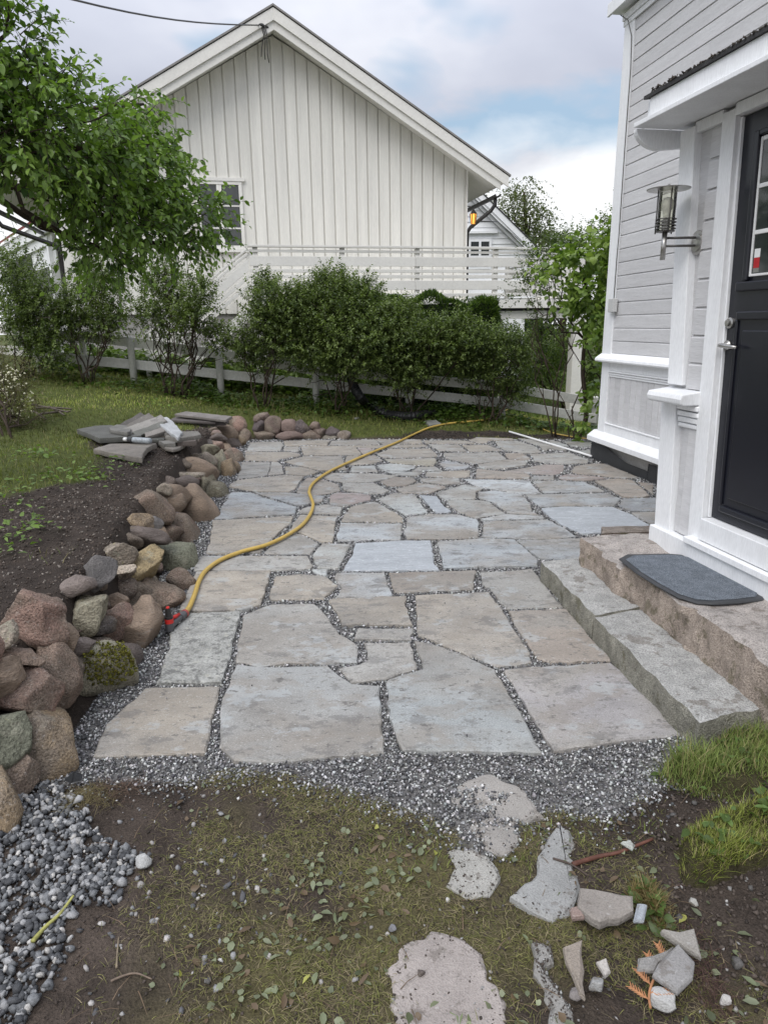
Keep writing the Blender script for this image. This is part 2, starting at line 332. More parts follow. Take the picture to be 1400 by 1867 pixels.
# ------------------------------------------------------------------ paving slabs, traced and surveyed on to the ground plane
CROPS = {'A': (400, 780, 4.667), 'B': (660, 780, 4.667), 'C': (900, 780, 4.667), 'D': (360, 880, 4.667), 'E': (600, 860, 4.667), 'G': (850, 860, 4.), 'H': (150, 1020, 3.5), 'I': (480, 1020, 4.375), 'J': (700, 1020, 3.333), 'K': (300, 1000, 2.917), 'L': (700, 1000, 2.414)}
g_ = (.33, .322, .30); t_ = (.335, .302, .255); b_ = (.33, .35, .362); w_ = (.395, .418, .43); e_ = (.285, .25, .215); l_ = (.385, .40, .39); p_ = (.30, .255, .24); d_ = (.275, .287, .295); s_ = (.34, .36, .378)
SLABS = [('A', g_, '262,125 530,118 545,150 520,192 232,198'), ('A', t_, '550,112 945,105 915,148 558,152'), ('A', g_, '955,110 1325,98 1365,138 1120,148 940,144'), ('A', g_, '550,160 668,158 682,185 665,203 545,190'),
 ('A', t_, '690,158 1130,152 1165,167 1205,215 1190,232 720,232 700,185'), ('A', t_, '222,203 620,203 690,222 690,233 520,263 490,282 215,276'), ('A', g_, '198,290 435,290 430,345 405,402 150,435'), ('A', g_, '442,290 500,290 535,312 550,388 413,402 436,345'),
 ('A', t_, '550,285 720,242 1040,240 1080,356 860,362 700,325'), ('A', t_, '560,330 690,330 850,372 760,400 690,403 565,390'), ('A', t_, '150,445 550,400 715,410 640,520 590,542 300,536 80,500 90,480'), ('A', e_, '740,420 830,423 960,462 1020,482 1030,530 930,555 800,570 660,545 680,490'),
 ('A', g_, '820,400 960,382 1330,387 1510,407 1440,430 1260,460 1040,458 940,440'), ('A', t_, '1080,242 1330,234 1390,275 1300,303 1110,313 1068,280'), ('A', p_, '1178,170 1290,172 1330,215 1230,233 1200,200'), ('A', l_, '1130,327 1320,320 1348,373 1110,376'),
 ('B', t_, '110,95 500,100 515,130 180,140'), ('B', t_, '-110,151 530,141 562,163 60,171'), ('B', t_, '132,213 240,178 580,174 648,235 590,246 190,253 150,238'), ('B', (.29, .27, .22), '195,267 620,257 635,285 610,320 490,316 245,295'),
 ('B', g_, '565,140 820,142 890,198 655,193'), ('B', t_, '530,107 870,107 975,130 830,132 540,130'), ('B', t_, '850,142 1070,142 1195,188 915,200'), ('B', g_, '695,212 1160,207 1230,263 980,303 930,298 708,255'),
 ('B', (.31, .32, .33), '648,300 720,273 925,317 880,343 722,350'), ('B', l_, '133,317 240,303 457,322 445,340 388,360 162,360'), ('B', l_, '473,332 620,330 672,358 540,364 425,370'), ('B', l_, '195,370 420,375 522,375 468,408 312,400'),
 ('B', t_, '547,372 918,357 912,413 800,418 543,410'), ('B', e_, '154,455 290,417 433,420 462,450 368,490 222,493'), ('B', l_, '494,430 818,427 836,473 700,478 513,455'), ('E', e_, '565,145 770,92 985,117 992,130 850,181 622,176'),
 ('E', g_, '112,95 380,97 515,160 458,183 340,182 122,153'), ('B', g_, '983,312 1230,272 1388,282 1395,315 1150,352 1003,338'), ('B', e_, '973,347 1180,367 1400,388 1428,406 1420,428 967,426'), ('E', l_, '905,182 1140,107 1325,135 1246,172 1242,228 992,238'),
 ('G', w_, '-20,50 460,59 488,102 545,153 410,157 300,143 190,118 60,95'), ('B', t_, '905,103 972,78 1280,87 1288,102 1085,104 1050,128 990,130'), ('C', g_, '12,112 190,110 345,152 405,208 272,213 92,188 32,150'), ('C', g_, '205,87 380,102 525,150 480,178 385,150 330,132'),
 ('C', g_, '397,157 540,152 645,175 620,188 472,178 425,203'), ('C', l_, '455,102 550,117 635,153 560,153 482,125'), ('C', l_, '595,114 838,117 838,160 660,153'), ('C', l_, '692,192 818,187 828,233 762,223'),
 ('C', g_, '303,222 640,207 700,232 805,265 796,293 600,303 342,283 333,250'), ('C', e_, '92,212 248,217 315,260 290,273 122,263'), ('C', p_, '75,368 230,342 430,307 597,314 595,350 577,378 500,398 310,383'), ('C', e_, '655,370 683,327 830,303 950,303 1225,418 1120,428 900,403 682,383'),
 ('C', b_, '333,407 517,410 512,438 333,438'), ('C', p_, '549,415 620,393 820,407 960,425 820,443 702,443 562,433'), ('G', b_, '484,67 640,62 858,72 1006,135 998,141 560,150'), ('G', e_, '934,66 1100,50 1208,62 1340,173 1288,186 1142,183 1048,130'), ('C', e_, '1222,457 1355,472 1355,568 1275,500'),
 ('G', b_, '430,166 1028,152 1126,190 1078,244 740,246 532,253 493,220'), ('G', d_, '1143,196 1400,190 1400,284 1192,288 1113,245'), ('G', d_, '1203,295 1400,290 1395,400 1252,330'), ('G', s_, '545,265 720,252 1058,254 1208,312 1328,387 1330,440 980,443 852,453 702,388 603,320'),
 ('G', w_, '84,150 200,137 398,162 467,230 476,290 535,314 300,298 202,223 93,193'), ('G', l_, '-138,207 60,202 163,214 281,300 72,333 -58,288 -128,235'), ('G', w_, '102,343 290,310 538,324 566,338 130,352'), ('G', b_, '120,362 590,350 698,402 796,470 620,488 480,488 120,473'),
 ('G', b_, '-207,507 100,485 352,494 524,640 518,680 -167,696 -197,560'), ('G', b_, '368,497 840,480 900,640 530,628'), ('E', w_, '662,382 860,354 1088,357 1257,402 1272,440 1267,553 1050,568 662,566 648,520 653,430'), ('E', w_, '97,432 622,437 607,573 260,573 72,583 82,470'),
 ('E', t_, '182,292 380,250 403,252 617,377 625,423 103,418 133,350'), ('E', l_, '418,225 555,177 728,192 841,345 652,366 482,270'), ('E', s_, '768,197 918,207 967,275 1040,333 1010,346 907,346'), ('E', s_, '218,602 600,580 863,582 892,700 887,760 936,828 113,836 168,740 203,690'),
 ('D', l_, '978,605 1062,517 1302,522 1198,723 1022,723'), ('E', p_, '8,200 70,177 230,182 356,202 348,238 160,283 100,293 3,270'), ('D', b_, '292,80 460,84 570,127 846,205 828,260 320,300 143,308'), ('D', d_, '494,84 760,82 950,102 1086,112 1057,158 950,178 850,193 690,143 542,102'),
 ('D', g_, '863,240 920,212 1090,187 1232,207 1212,268 1000,260 882,260'), ('D', t_, '133,320 500,302 817,280 797,335 688,420 538,588 78,603 113,480'), ('D', t_, '873,274 1187,287 1148,503 1042,498 880,425 773,413'), ('D', g_, '663,480 760,437 870,432 1036,515 958,598 563,598'),
 ('D', g_, '30,622 938,620 982,700 960,723 640,740 -30,743 -18,690'), ('D', l_, '973,740 1113,737 1098,793 1040,783'), ('H', t_, '727,77 1207,70 1138,288 1020,320 720,328 623,318'), ('H', 'mott', '692,342 1012,334 948,600 888,778 473,783 533,640 563,560 558,470'),
 ('H', t_, '402,817 877,802 852,930 788,1223 68,1250 153,1045'), ('I', t_, '97,132 280,112 500,132 597,205 479,308 62,310 43,280'), ('I', w_, '582,102 963,99 1032,283 577,296 628,225 568,130'), ('J', e_, '32,77 558,64 538,176 62,198'),
 ('I', t_, '523,325 560,310 1143,292 1127,350 1192,518 900,518 800,510 622,523 592,420 553,370'), ('I', g_, '753,542 1197,547 1182,636 728,626'), ('I', g_, '798,657 1173,654 1227,858 980,943 702,973 598,860 750,832 832,797 827,720'), ('K', g_, '422,350 570,292 798,292 877,370 928,450 1027,510 1022,598 890,610 640,603 500,620 378,595 397,470'),
 ('K', (.335, .34, .33), '382,614 520,627 868,622 998,717 1148,727 1167,1078 560,1128 372,1123 293,1050 303,820 343,730'), ('J', t_, '193,217 638,197 717,300 797,430 887,560 901,618 690,648 482,558 208,453 198,340'), ('J', g_, '583,77 898,54 957,130 1086,283 741,293 643,170 603,150'), ('J', e_, '758,307 1108,294 1267,480 1386,608 1000,616 932,593 863,490 793,390'),
 ('J', (.33, .345, .34), '183,492 270,502 400,547 678,667 956,1168 112,1153 33,950 18,732 142,692 243,660'), ('L', (.315, .30, .295), '528,532 650,517 998,502 1148,620 1312,818 1000,848 747,888')]
patio = MB().add([(-2.4, 1.9, LOW - .06), (1.75, 1.9, LOW - .06), (3.2, 10.2, LOW - .06), (-2.4, 10.2, LOW - .06)], [(0, 1, 2, 3)]).build('patio', m_concrete, org=(0, 6, LOW - .06)); patio['kind'] = 'structure'
SLAB_POLYS = []
def jag(poly, step, amp, r):
    out = []; n = len(poly)
    for i in range(n):
        a = np.array(poly[i][:2]); b = np.array(poly[(i + 1) % n][:2]); L = np.linalg.norm(b - a); k = max(1, int(L / step)); nn = np.array([-(b - a)[1], (b - a)[0]]) / (L + 1e-9)
        ph = r.uniform(0, 6)
        for j in range(k):
            t = j / k; e = min(t, 1 - t) * 2
            out.append(tuple(a + (b - a) * t + nn * (amp * r.normal() + .6 * amp * math.sin(ph + 9 * t * L)) * (e > 0) + (0 if j else r.normal(size=2) * amp * .4)))
    return out
def plate(name, poly, z, th, mat, parent=None, col=None, ch=.007, tilt=(0, 0), org=None, step=.05, amp=.003, seed=0):
    """flat stone with a chipped outline, a broken arris and a top that is not quite level"""
    r = np.random.default_rng(seed); P = np.array(jag(poly, step, amp, r)); n = len(P)
    if ((P[:, 0] * np.roll(P[:, 1], -1) - np.roll(P[:, 0], -1) * P[:, 1]).sum()) < 0: P = P[::-1]
    c = P.mean(0); nx = np.roll(P, -1, 0) - np.roll(P, 1, 0); nx = np.stack([-nx[:, 1], nx[:, 0]], 1); nx /= np.linalg.norm(nx, axis=1)[:, None] + 1e-9
    zz = lambda Q: z + (Q[:, 0] - c[0]) * tilt[0] + (Q[:, 1] - c[1]) * tilt[1]
    c1 = ch * r.uniform(.5, 1.6, n)[:, None]
    top = P + nx * c1; rings = [np.c_[top, zz(top)], np.c_[P, zz(P) - ch * r.uniform(.4, 1.3, n)], np.c_[P - nx * .002, zz(P) - th * .6], np.c_[P, zz(P) - th]]
    mb = MB(); vs = np.concatenate(rings); fs = [tuple(range(n)), tuple(range(4 * n - 1, 3 * n - 1, -1))]
    for k in range(3): fs += [(k * n + i, (k + 1) * n + i, (k + 1) * n + (i + 1) % n, k * n + (i + 1) % n) for i in range(n)]
    mb.add(vs, fs); return mb.build(name, mat, parent, org=org, col=col)
for i, (cn, c, s) in enumerate(SLABS):
    ox, oy, sc = CROPS[cn]
    poly = px_poly([(float(a.split(',')[0]) / sc + ox, float(a.split(',')[1]) / sc + oy) for a in s.split()])
    SLAB_POLYS.append(np.array(poly)); mat = m_mott if c == 'mott' else (m_scratch if c is s_ else m_slab)
    cc = np.array((.30, .30, .28) if c == 'mott' else c) * rng.uniform(.93, 1.07)
    plate('paving_slab', poly, rng.uniform(-.004, .004), .045, mat, patio, tuple(cc), tilt=rng.normal(size=2) * .003, seed=i, step=.045, amp=.0035)

# ------------------------------------------------------------------ ground sheet
def axis(lo, hi, fine, far):
    a = list(np.arange(lo, hi, fine)); s = fine; x = lo; left = []
    while x > -far: s *= 1.25; x -= s; left.append(x)
    s = fine; x = a[-1]; right = []
    while x < far: s *= 1.25; x += s; right.append(x)
    return np.array(left[::-1] + a + right)
FRONT = px_poly([(-60, 1440), (120, 1425), (250, 1412), (330, 1422), (420, 1400), (520, 1405), (600, 1428), (680, 1465), (760, 1488), (830, 1520), (860, 1570), (900, 1560), (960, 1490), (1010, 1475), (1100, 1500), (1190, 1450), (1240, 1400), (1290, 1345), (1395, 1320), (1500, 1300)])
FX = np.array([p[0] for p in FRONT]); FY = np.array([p[1] for p in FRONT])
def front_y(x): return np.interp(x, FX, FY)
COARSE = px_poly([(-300, 1380), (30, 1415), (110, 1428), (150, 1470), (185, 1520), (250, 1555), (235, 1600), (215, 1650), (150, 1665), (110, 1700), (135, 1740), (90, 1800), (50, 1850), (20, 1990), (-400, 1990)])
def is_patio(x, y):
    return (x > wall_x(y) - .12) & (y > front_y(x)) & (y < far_edge(x) + .02) & (x < 3.2)
def build_ground():
    xs = axis(-4.2, 4.2, .04, 150); ys = axis(.7, 12.5, .04, 180); X, Y = np.meshgrid(xs, ys); Z = ground_z(X, Y)
    nx, ny = len(xs), len(ys); V = np.stack([X.ravel(), Y.ravel(), Z.ravel()], 1)
    i = np.arange(nx * ny).reshape(ny, nx); Fq = np.stack([i[:-1, :-1], i[:-1, 1:], i[1:, 1:], i[1:, :-1]], -1).reshape(-1, 4)
    P = V[:, :2]; n1 = wave(P, 1.6, 11) * .5 + wave(P, 5, 12) * .35 + wave(P, 14, 13) * .2
    x, y = V[:, 0], V[:, 1]; grav = is_patio(x, y) * 1.
    gs = grass_mask(x, y)
    fg = (y < front_y(x)) & (y < 2.5)
    moss = fg * sst((n1 + .05) * 1.5) * sst((1.15 - x) / .4) * sst((x + .75) / .3)
    soil = np.where((x < wall_x(y) - .2)[:, None] & (y > 2)[:, None], np.array((.052, .041, .034)), np.array((.060, .047, .038))); sand = np.array((.16, .155, .15)); grn = np.array((.075, .09, .024)); ms = np.array((.115, .105, .040))
    c = soil * (1 + .25 * n1)[:, None]
    c = c * (1 - moss[:, None] * .6) + ms * moss[:, None] * .6
    c = c * (1 - gs[:, None]) + grn * gs[:, None]
    c = c * (1 - grav[:, None]) + sand * grav[:, None]
    o = np_obj('ground', V, Fq, M('earth', (0, 0, 0), .92, .3, 9, 130, .35, 1., .012, .2, attr=True), cols=np.clip(c, .01, 1), smooth=True); o['kind'] = 'structure'
def grass_mask(x, y):
    """where lawn grows"""
    P = np.stack([x, y], 1); n = wave(P, 2.2, 21) * .5 + wave(P, 7, 22) * .3
    wx = wall_x(y)
    # bed of bare earth along the stone wall, lawn further left and at the back
    edge = wx - np.interp(y, [2, 3, 3.6, 4.2, 5, 5.5, 6.3, 7.5, 8.4, 8.9, 9.5], [2.4, 2.0, 1.5, 1.45, .95, .68, .75, 1.0, .62, .35, .12]) + .17 * n
    left = sst((edge - x) / .25) * (y > 2.6)
    back = sst((y - far_edge(x) - .12 - .09 * n) / .12) * sst(((x - 1.15) ** 2 / .8 + (y - 10.15) ** 2 / .05 - .9 + .4 * n) / .5) * sst(((x - 2.4) ** 2 / .5 + (y - 9.95) ** 2 / .03 - .9) / .5)
    left = left * sst(((x + 2.2) ** 2 / .12 + (y - 9.3) ** 2 / .25 - .8 + .4 * n) / .5)
    return np.clip(np.maximum(left, back * (y > far_edge(x))), 0, 1)
build_ground()

# ------------------------------------------------------------------ crushed stone, coarse gravel, crumbs of earth
def ico_pts(sub):
    import bmesh
    bm = bmesh.new(); bmesh.ops.create_icosphere(bm, subdivisions=sub, radius=1); bm.verts.ensure_lookup_table()
    v = np.array([q.co[:] for q in bm.verts]); f = np.array([[q.index for q in fc.verts] for fc in bm.faces]); bm.free(); return v, f
def scatter(name, P, r, cols, mat, shape='octa', flat=.7, parent=None, seed=1, label=None):
    g = np.random.default_rng(seed); n = len(P)
    if shape == 'octa':
        bv = np.array([(1, 0, 0), (-1, 0, 0), (0, 1, 0), (0, -1, 0), (0, 0, 1), (0, 0, -1.)]); bf = np.array([(0, 2, 4), (2, 1, 4), (1, 3, 4), (3, 0, 4), (2, 0, 5), (1, 2, 5), (3, 1, 5), (0, 3, 5)])
    else: bv, bf = ico_pts(shape)
    k = len(bv); A = bv[None] * g.uniform(.6, 1.4, (n, k, 1)) if shape == 'octa' else bv[None] * (1 + .20 * np.clip(g.normal(size=(n, k, 1)), -1.5, 1.8))
    A = A * g.uniform(.55, 1.3, (n, 1, 3)) * np.array([1, 1, flat]); q = g.normal(size=(n, 4)); q[:, 1:3] *= .45; q /= np.linalg.norm(q, axis=1)[:, None]
    w, x, y, z = q.T
    Rm = np.stack([np.stack([1 - 2 * (y * y + z * z), 2 * (x * y - w * z), 2 * (x * z + w * y)], -1), np.stack([2 * (x * y + w * z), 1 - 2 * (x * x + z * z), 2 * (y * z - w * x)], -1), np.stack([2 * (x * z - w * y), 2 * (y * z + w * x), 1 - 2 * (x * x + y * y)], -1)], 1)
    A = np.einsum('nij,nkj->nki', Rm, A) * np.asarray(r)[:, None, None] + np.asarray(P)[:, None, :]
    Fc = (bf[None] + (np.arange(n) * k)[:, None, None]).reshape(-1, 3); C = np.repeat(cols, k, 0)
    o = np_obj(name, A.reshape(-1, 3), Fc, mat, parent, C, smooth=False); o['kind'] = 'stuff'
    if label: o['label'] = label
    return o
def slab_cover(x, y):
    c = np.zeros(len(x), bool)
    for p in SLAB_POLYS:
        lo, hi = p.min(0), p.max(0); k = np.where((x > lo[0]) & (x < hi[0]) & (y > lo[1]) & (y < hi[1]))[0]
        if len(k): c[k] |= in_poly(x[k], y[k], p)
    return c
def speckle(n, g):
    v = g.choice(4, n, p=[.34, .28, .22, .16]); t = np.array([(.075, .075, .078), (.21, .21, .212), (.37, .37, .365), (.56, .56, .55)])[v]
    return t * g.uniform(.75, 1.2, (n, 1)) * (1 + g.normal(size=(n, 3)) * .02)
def fine_gravel():
    g = np.random.default_rng(5); P = []
    for (y0, y1, dens, r) in ((1.75, 3.2, 15000, .0052), (3.2, 5, 11000, .006), (5, 7.5, 6500, .0075), (7.5, 10.2, 3800, .0095)):
        n = int((y1 - y0) * 5.6 * dens); x = g.uniform(-2.3, 3.3, n); y = g.uniform(y0, y1, n)
        edge = y - front_y(x); keep = is_patio(x, y + .0) | ((np.abs(edge) < .25) & (g.uniform(size=n) < np.exp(-np.maximum(-edge, 0) / .045)) & (x > -1.2) & (x < 1.5) & (edge < .02))
        keep &= (x < 2.58 + (8.3 - y) * .16) | (y > 8.6)
        keep &= ~((x > 1.9) & (y < 4.0)); x, y = x[keep], y[keep]; k = ~slab_cover(x, y); x, y = x[k], y[k]
        rr = r * (.45 + 1.3 * g.uniform(size=len(x)) ** 2); P.append(np.c_[x, y, ground_z(x, y) + .004 + g.uniform(-.3, 1, len(x)) * r, rr])
    # loose chips lying on the paving near the joints and on the flagstones
    n = 900; x = g.uniform(-1.6, 1.6, n); y = g.uniform(1.7, 6, n) ; k = slab_cover(x, y); x, y = x[k], y[k]; k = g.uniform(size=len(x)) < .12; P.append(np.c_[x[k], y[k], np.full(k.sum(), .006), g.uniform(.003, .006, k.sum())])
    P = np.concatenate(P); scatter('crushed_stone', P[:, :3], P[:, 3], speckle(len(P), g), m_chip, 'octa', .75, label='black and white crushed stone filling the joints and edge of the paving')
fine_gravel()
def coarse_gravel():
    g = np.random.default_rng(8); n = 22000; x = g.uniform(-2.2, -.3, n); y = g.uniform(.95, 2.3, n); k = in_poly(x, y, COARSE); x, y = x[k], y[k]
    x, y = x[:9000], y[:9000]; r = .0045 + .0105 * g.uniform(size=len(x)) ** 1.6; z = ground_z(x, y) + r * .3 + g.uniform(0, .014, len(x))
    v = g.choice(4, len(x), p=[.38, .34, .2, .08]); c = np.array([(.06, .062, .066), (.15, .155, .16), (.28, .28, .28), (.42, .405, .38)])[v] * g.uniform(.8, 1.2, (len(x), 1))
    # stragglers
    m = 130; xs = g.normal(-.60, .20, m); ys = g.normal(1.60, .22, m); rs = g.uniform(.005, .013, m); zs = ground_z(xs, ys) + rs * .3
    cs = np.array([(.10, .10, .105), (.24, .24, .24), (.40, .38, .36)])[g.choice(3, m)] * g.uniform(.7, 1.1, (m, 1))
    m2 = 120; x2 = g.uniform(-.9, 1.5, m2); y2 = g.uniform(1.0, 2.2, m2); r2 = g.uniform(.003, .009, m2) * (1 + .8 * (x2 > .8)); z2 = ground_z(x2, y2) + r2 * .3; c2 = np.array([(.09, .085, .08), (.25, .24, .23), (.46, .45, .43)])[g.choice(3, m2, p=[.5, .35, .15])]
    scatter('coarse_gravel', np.concatenate([np.c_[x, y, z], np.c_[xs, ys, zs], np.c_[x2, y2, z2]]), np.concatenate([r, rs, r2]), np.concatenate([c, cs, c2]), m_pebble, 1, .75, seed=3, label='grey coarse gravel spread at the foot of the stone wall')
coarse_gravel()
def crumbs():
    g = np.random.default_rng(12); P = []; C = []
    n = 42000; x = g.uniform(-4.5, -1.3, n); y = g.uniform(2, 10.4, n); k = (x < wall_x(y) - .3) & (g.uniform(size=n) > grass_mask(x, y)); x, y = x[k], y[k]
    r = g.uniform(.003, .012, len(x)) * (.7 + .06 * y); P.append(np.c_[x, y, ground_z(x, y) + r * .2, r])
    C.append(np.where(g.uniform(size=(len(x), 1)) < .80, np.array([(.068, .053, .043)]) * g.uniform(.45, 1.6, (len(x), 1)), np.array([(.21, .185, .16)]) * g.uniform(.6, 1.3, (len(x), 1))))
    n = 14000; x = g.uniform(-1.1, 1.6, n); y = g.uniform(.9, 2.3, n); k = (y < front_y(x)) & ~in_poly(x, y, COARSE) & (g.uniform(size=n) < .35 + .65 * (x > .75)); x, y = x[k], y[k]; r = g.uniform(.0018, .007, len(x)) * (1 + .5 * (x > .8))
    P.append(np.c_[x, y, ground_z(x, y) + r * .2, r]); C.append(np.where(g.uniform(size=(len(x), 1)) < .93, np.array([(.068, .054, .045)]) * g.uniform(.5, 1.5, (len(x), 1)), np.array([(.30, .29, .28)]) * g.uniform(.6, 1.3, (len(x), 1))))
    n = 2600; x = g.uniform(.3, 2.9, n); y = g.normal(10.02, .14, n); k = (y > far_edge(x) - .02) & (g.uniform(size=n) > grass_mask(x, y)); x, y = x[k], y[k]; r = g.uniform(.006, .016, len(x)); P.append(np.c_[x, y, ground_z(x, y) + r * .2, r]); C.append(np.array([(.04, .033, .028)]) * g.uniform(.5, 1.5, (len(x), 1)))
    P = np.concatenate(P); scatter('soil_crumbs', P[:, :3], P[:, 3], np.concatenate(C), m_chip, 'octa', .7, seed=4, label='dark crumbs of earth and wood chips on the bare soil')
crumbs()

# ------------------------------------------------------------------ dry stone wall
ICO3 = ico_pts(4); ICO2 = ico_pts(3)
def boulder(name, c, rad, kind, col, parent, seed, yaw=0., roll=0., ico=None, mat=None):
    """a field stone: rounded ('r') or with broken faces ('a')"""
    r = np.random.default_rng(seed); v, f = ico or ICO2
    P = v.copy()
    if kind == 'a':
        for _ in range(11):
            n = r.normal(size=3); n /= np.linalg.norm(n); d = r.uniform(.48, .80); s = P @ n - d; P = P - np.maximum(s, 0)[:, None] * n * .98
        P *= 1.30
    else:
        for _ in range(8):
            n = r.normal(size=3); n /= np.linalg.norm(n); d = r.uniform(.58, .90); s = P @ n - d; P = P - np.maximum(s, 0)[:, None] * n * .92
        P *= 1.19
    w = wave(P, 2.6, seed + 1) * (.02 if kind == 'a' else .05) + wave(P, 6, seed + 2) * .028 + wave(P, 15, seed + 3) * .015 + wave(P, 34, seed + 4) * .009
    cre = np.exp(-np.abs(wave(P, 3.5, seed + 8)) * 14) * .030 + np.exp(-np.abs(wave(P, 7, seed + 9)) * 12) * .016
    w = w - cre * (1 if kind == 'a' else .7)
    P = P * (1 + w[:, None] * (1.25 if kind == 'a' else .9))
    P = P * np.array(rad); cr_, sr_ = math.cos(roll), math.sin(roll); cy, sy = math.cos(yaw), math.sin(yaw)
    P = P @ np.array([[cr_, 0, sr_], [0, 1, 0], [-sr_, 0, cr_]]).T; P = P @ np.array([[cy, -sy, 0], [sy, cy, 0], [0, 0, 1]]).T
    o = np_obj(name, P + np.array(c), f, mat or m_stone, parent, smooth=True); o.color = (*col, 1); return o
SC = {'p': (.27, .195, .17), 'b': (.205, .165, .14), 'g': (.21, .205, .165), 't': (.29, .235, .165), 'y': (.26, .22, .14), 'd': (.135, .12, .115), 's': (.15, .15, .155), 'l': (.30, .275, .24), 'n': (.22, .18, .145), 'v': (.17, .185, .15)}
# pixel centre, half-sizes in pixels, tilt in the picture, colour, kind
STONES = [(66, 1128, 68, 50, -8, 'p', 'a'), (163, 1119, 37, 38, 0, 'g', 'a'), (112, 1169, 26, 29, 0, 'n', 'r'), (103, 1228, 43, 60, -22, 'b', 'r'), (186, 1231, 54, 58, 0, 'g', 'r'), (212, 1138, 30, 37, 15, 'p', 'a'), (214, 1094, 19, 18, 0, 'n', 'a'), (252, 1160, 38, 57, 8, 'n', 'a'),
    (290, 1096, 38, 36, 20, 'b', 'a'), (6, 1158, 20, 26, 0, 'l', 'a'), (32, 1198, 38, 21, 5, 'b', 'a'), (12, 1236, 32, 38, 20, 'n', 'a'), (50, 1272, 50, 50, 20, 'p', 'a'), (82, 1360, 64, 70, -15, 't', 'r'), (14, 1340, 38, 54, 20, 'v', 'a'), (0, 1490, 36, 84, 0, 't', 'r'), (144, 1069, 28, 18, -10, 'd', 'r'),
    (178, 1051, 27, 34, 10, 's', 'a'), (247, 1042, 50, 34, -38, 'y', 'a'), (216, 1008, 30, 22, -20, 'l', 'a'), (220, 1040, 21, 10, -15, 'l', 'a'), (312, 1024, 39, 38, 0, 'v', 'a'), (262, 979, 40, 17, 8, 'd', 'r'), (255, 952, 23, 17, 0, 't', 'a'), (281, 956, 18, 14, 0, 's', 'r'), (291, 979, 18, 17, 0, 'n', 'r'), (313, 975, 17, 18, 0, 'b', 'a'),
    (284, 930, 35, 29, 10, 'b', 'a'), (317, 922, 20, 22, 20, 'n', 'r'), (340, 975, 28, 38, -25, 'b', 'r'), (344, 938, 22, 24, 0, 'b', 'r'), (365, 936, 31, 48, -22, 'n', 'r'), (314, 905, 34, 19, 10, 'n', 'r'), (298, 893, 16, 9, 0, 'l', 'a'), (334, 880, 24, 12, 0, 'd', 'r'), (343, 866, 24, 8, -3, 'l', 'a'), (374, 888, 17, 30, -10, 'g', 'a'),
    (398, 897, 18, 22, -15, 'g', 'r'), (357, 857, 34, 18, 10, 'n', 'r'), (379, 844, 22, 18, 15, 'l', 'r'), (401, 857, 17, 32, 0, 'g', 'a'), (417, 860, 13, 26, 0, 't', 'r'), (380, 823, 19, 12, 0, 'g', 'a'), (425, 836, 18, 18, 15, 'p', 'r'), (406, 821, 15, 13, 0, 'n', 'r'), (394, 810, 15, 7, 5, 'p', 'a'), (423, 810, 18, 15, 0, 'd', 'r'),
    (437, 808, 11, 14, 0, 't', 'r'), (413, 790, 19, 13, 15, 'n', 'r'), (433, 782, 18, 20, -20, 'p', 'r'), (396, 799, 17, 7, 15, 'd', 'a'), (456, 780, 13, 24, 0, 't', 'a'), (443, 772, 12, 19, 0, 'n', 'a'), (448, 800, 10, 14, 0, 'b', 'r'), (428, 856, 9, 14, 0, 't', 'r'), (385, 868, 14, 14, 0, 'n', 'r'), (330, 1060, 24, 20, 0, 'b', 'r'), (230, 1200, 26, 24, 0, 'd', 'r'),
    (150, 1180, 22, 18, 0, 'd', 'r'), (30, 1420, 34, 40, 0, 'b', 'r'), (278, 1128, 22, 22, 0, 'n', 'a'), (320, 950, 14, 14, 0, 'd', 'r'), (300, 1000, 18, 12, 0, 'd', 'r'), (-45, 1290, 44, 60, 0, 'n', 'r'), (-50, 1180, 40, 44, 0, 'p', 'a'), (-60, 1400, 44, 60, 0, 'b', 'r')]
wall = thing('stone_retaining_wall', 'dry stone wall of reddish and grey boulders holding back the soil bed left of the paving', 'wall', (-1.6, 5.5, 0))
def wall_hit(px, py):
    d = ray(px, py); ts = np.linspace(1.6, 14, 5000); X, Y, Z = d[0] * ts, d[1] * ts, HC + d[2] * ts
    surf = wall_x(Y) - .10 - .42 * np.maximum(Z, 0)
    front = np.where(X < -1.25, Y - (2.08 + .45 * np.maximum(Z, 0) + (X + 1.25) * .30), 9.)   # the near end turns away to the left
    ok = (X < surf) & (front > 0) | (Z < .02); k = np.argmax(ok)
    return Vector((X[k], Y[k], Z[k])), ts[k]
for i, (px, py, rx, ry, rot, c, kd) in enumerate(STONES):
    p, t = wall_hit(px, py); d = Vector(ray(px, py)); f = t * 1.0 / F * (Vector(d).length / 1.0)
    depth = (d * t).dot(Vector((0, cp, -sp))); a, b = rx * depth / F, ry * depth / F; dd = (a + b) * .5
    c3 = p + Vector(d).normalized() * dd * .35
    cc = np.array(SC[c]) * rng.uniform(.95, 1.35) * (1.05, .98, .91)
    near = depth < 5
    o = boulder('stone', (0, 0, 0), (a * 1.02, dd, b * 1.03), kd, tuple(cc), wall, 100 + i * 7, ico=ICO3 if near else ICO2, mat=m_stone2 if c in 'nds' else (m_stone3 if c in 'gvyl' else m_stone))
    # orient: picture-plane axes at that spot
    right = Vector((1, 0, 0)); fw = Vector(d).normalized(); right = (right - fw * right.dot(fw)).normalized(); up = right.cross(fw)
    Mx = Matrix((right, fw, up)).transposed().to_4x4() @ Matrix.Rotation(R(rot), 4, 'Y')
    o.data.transform(Matrix.Translation(-(-origin_of(wall)))) ; o.data.transform(Mx); o.location = c3 - origin_of(wall)
    if i == 4: MOSS_STONE = (o, c3, a, dd, b)
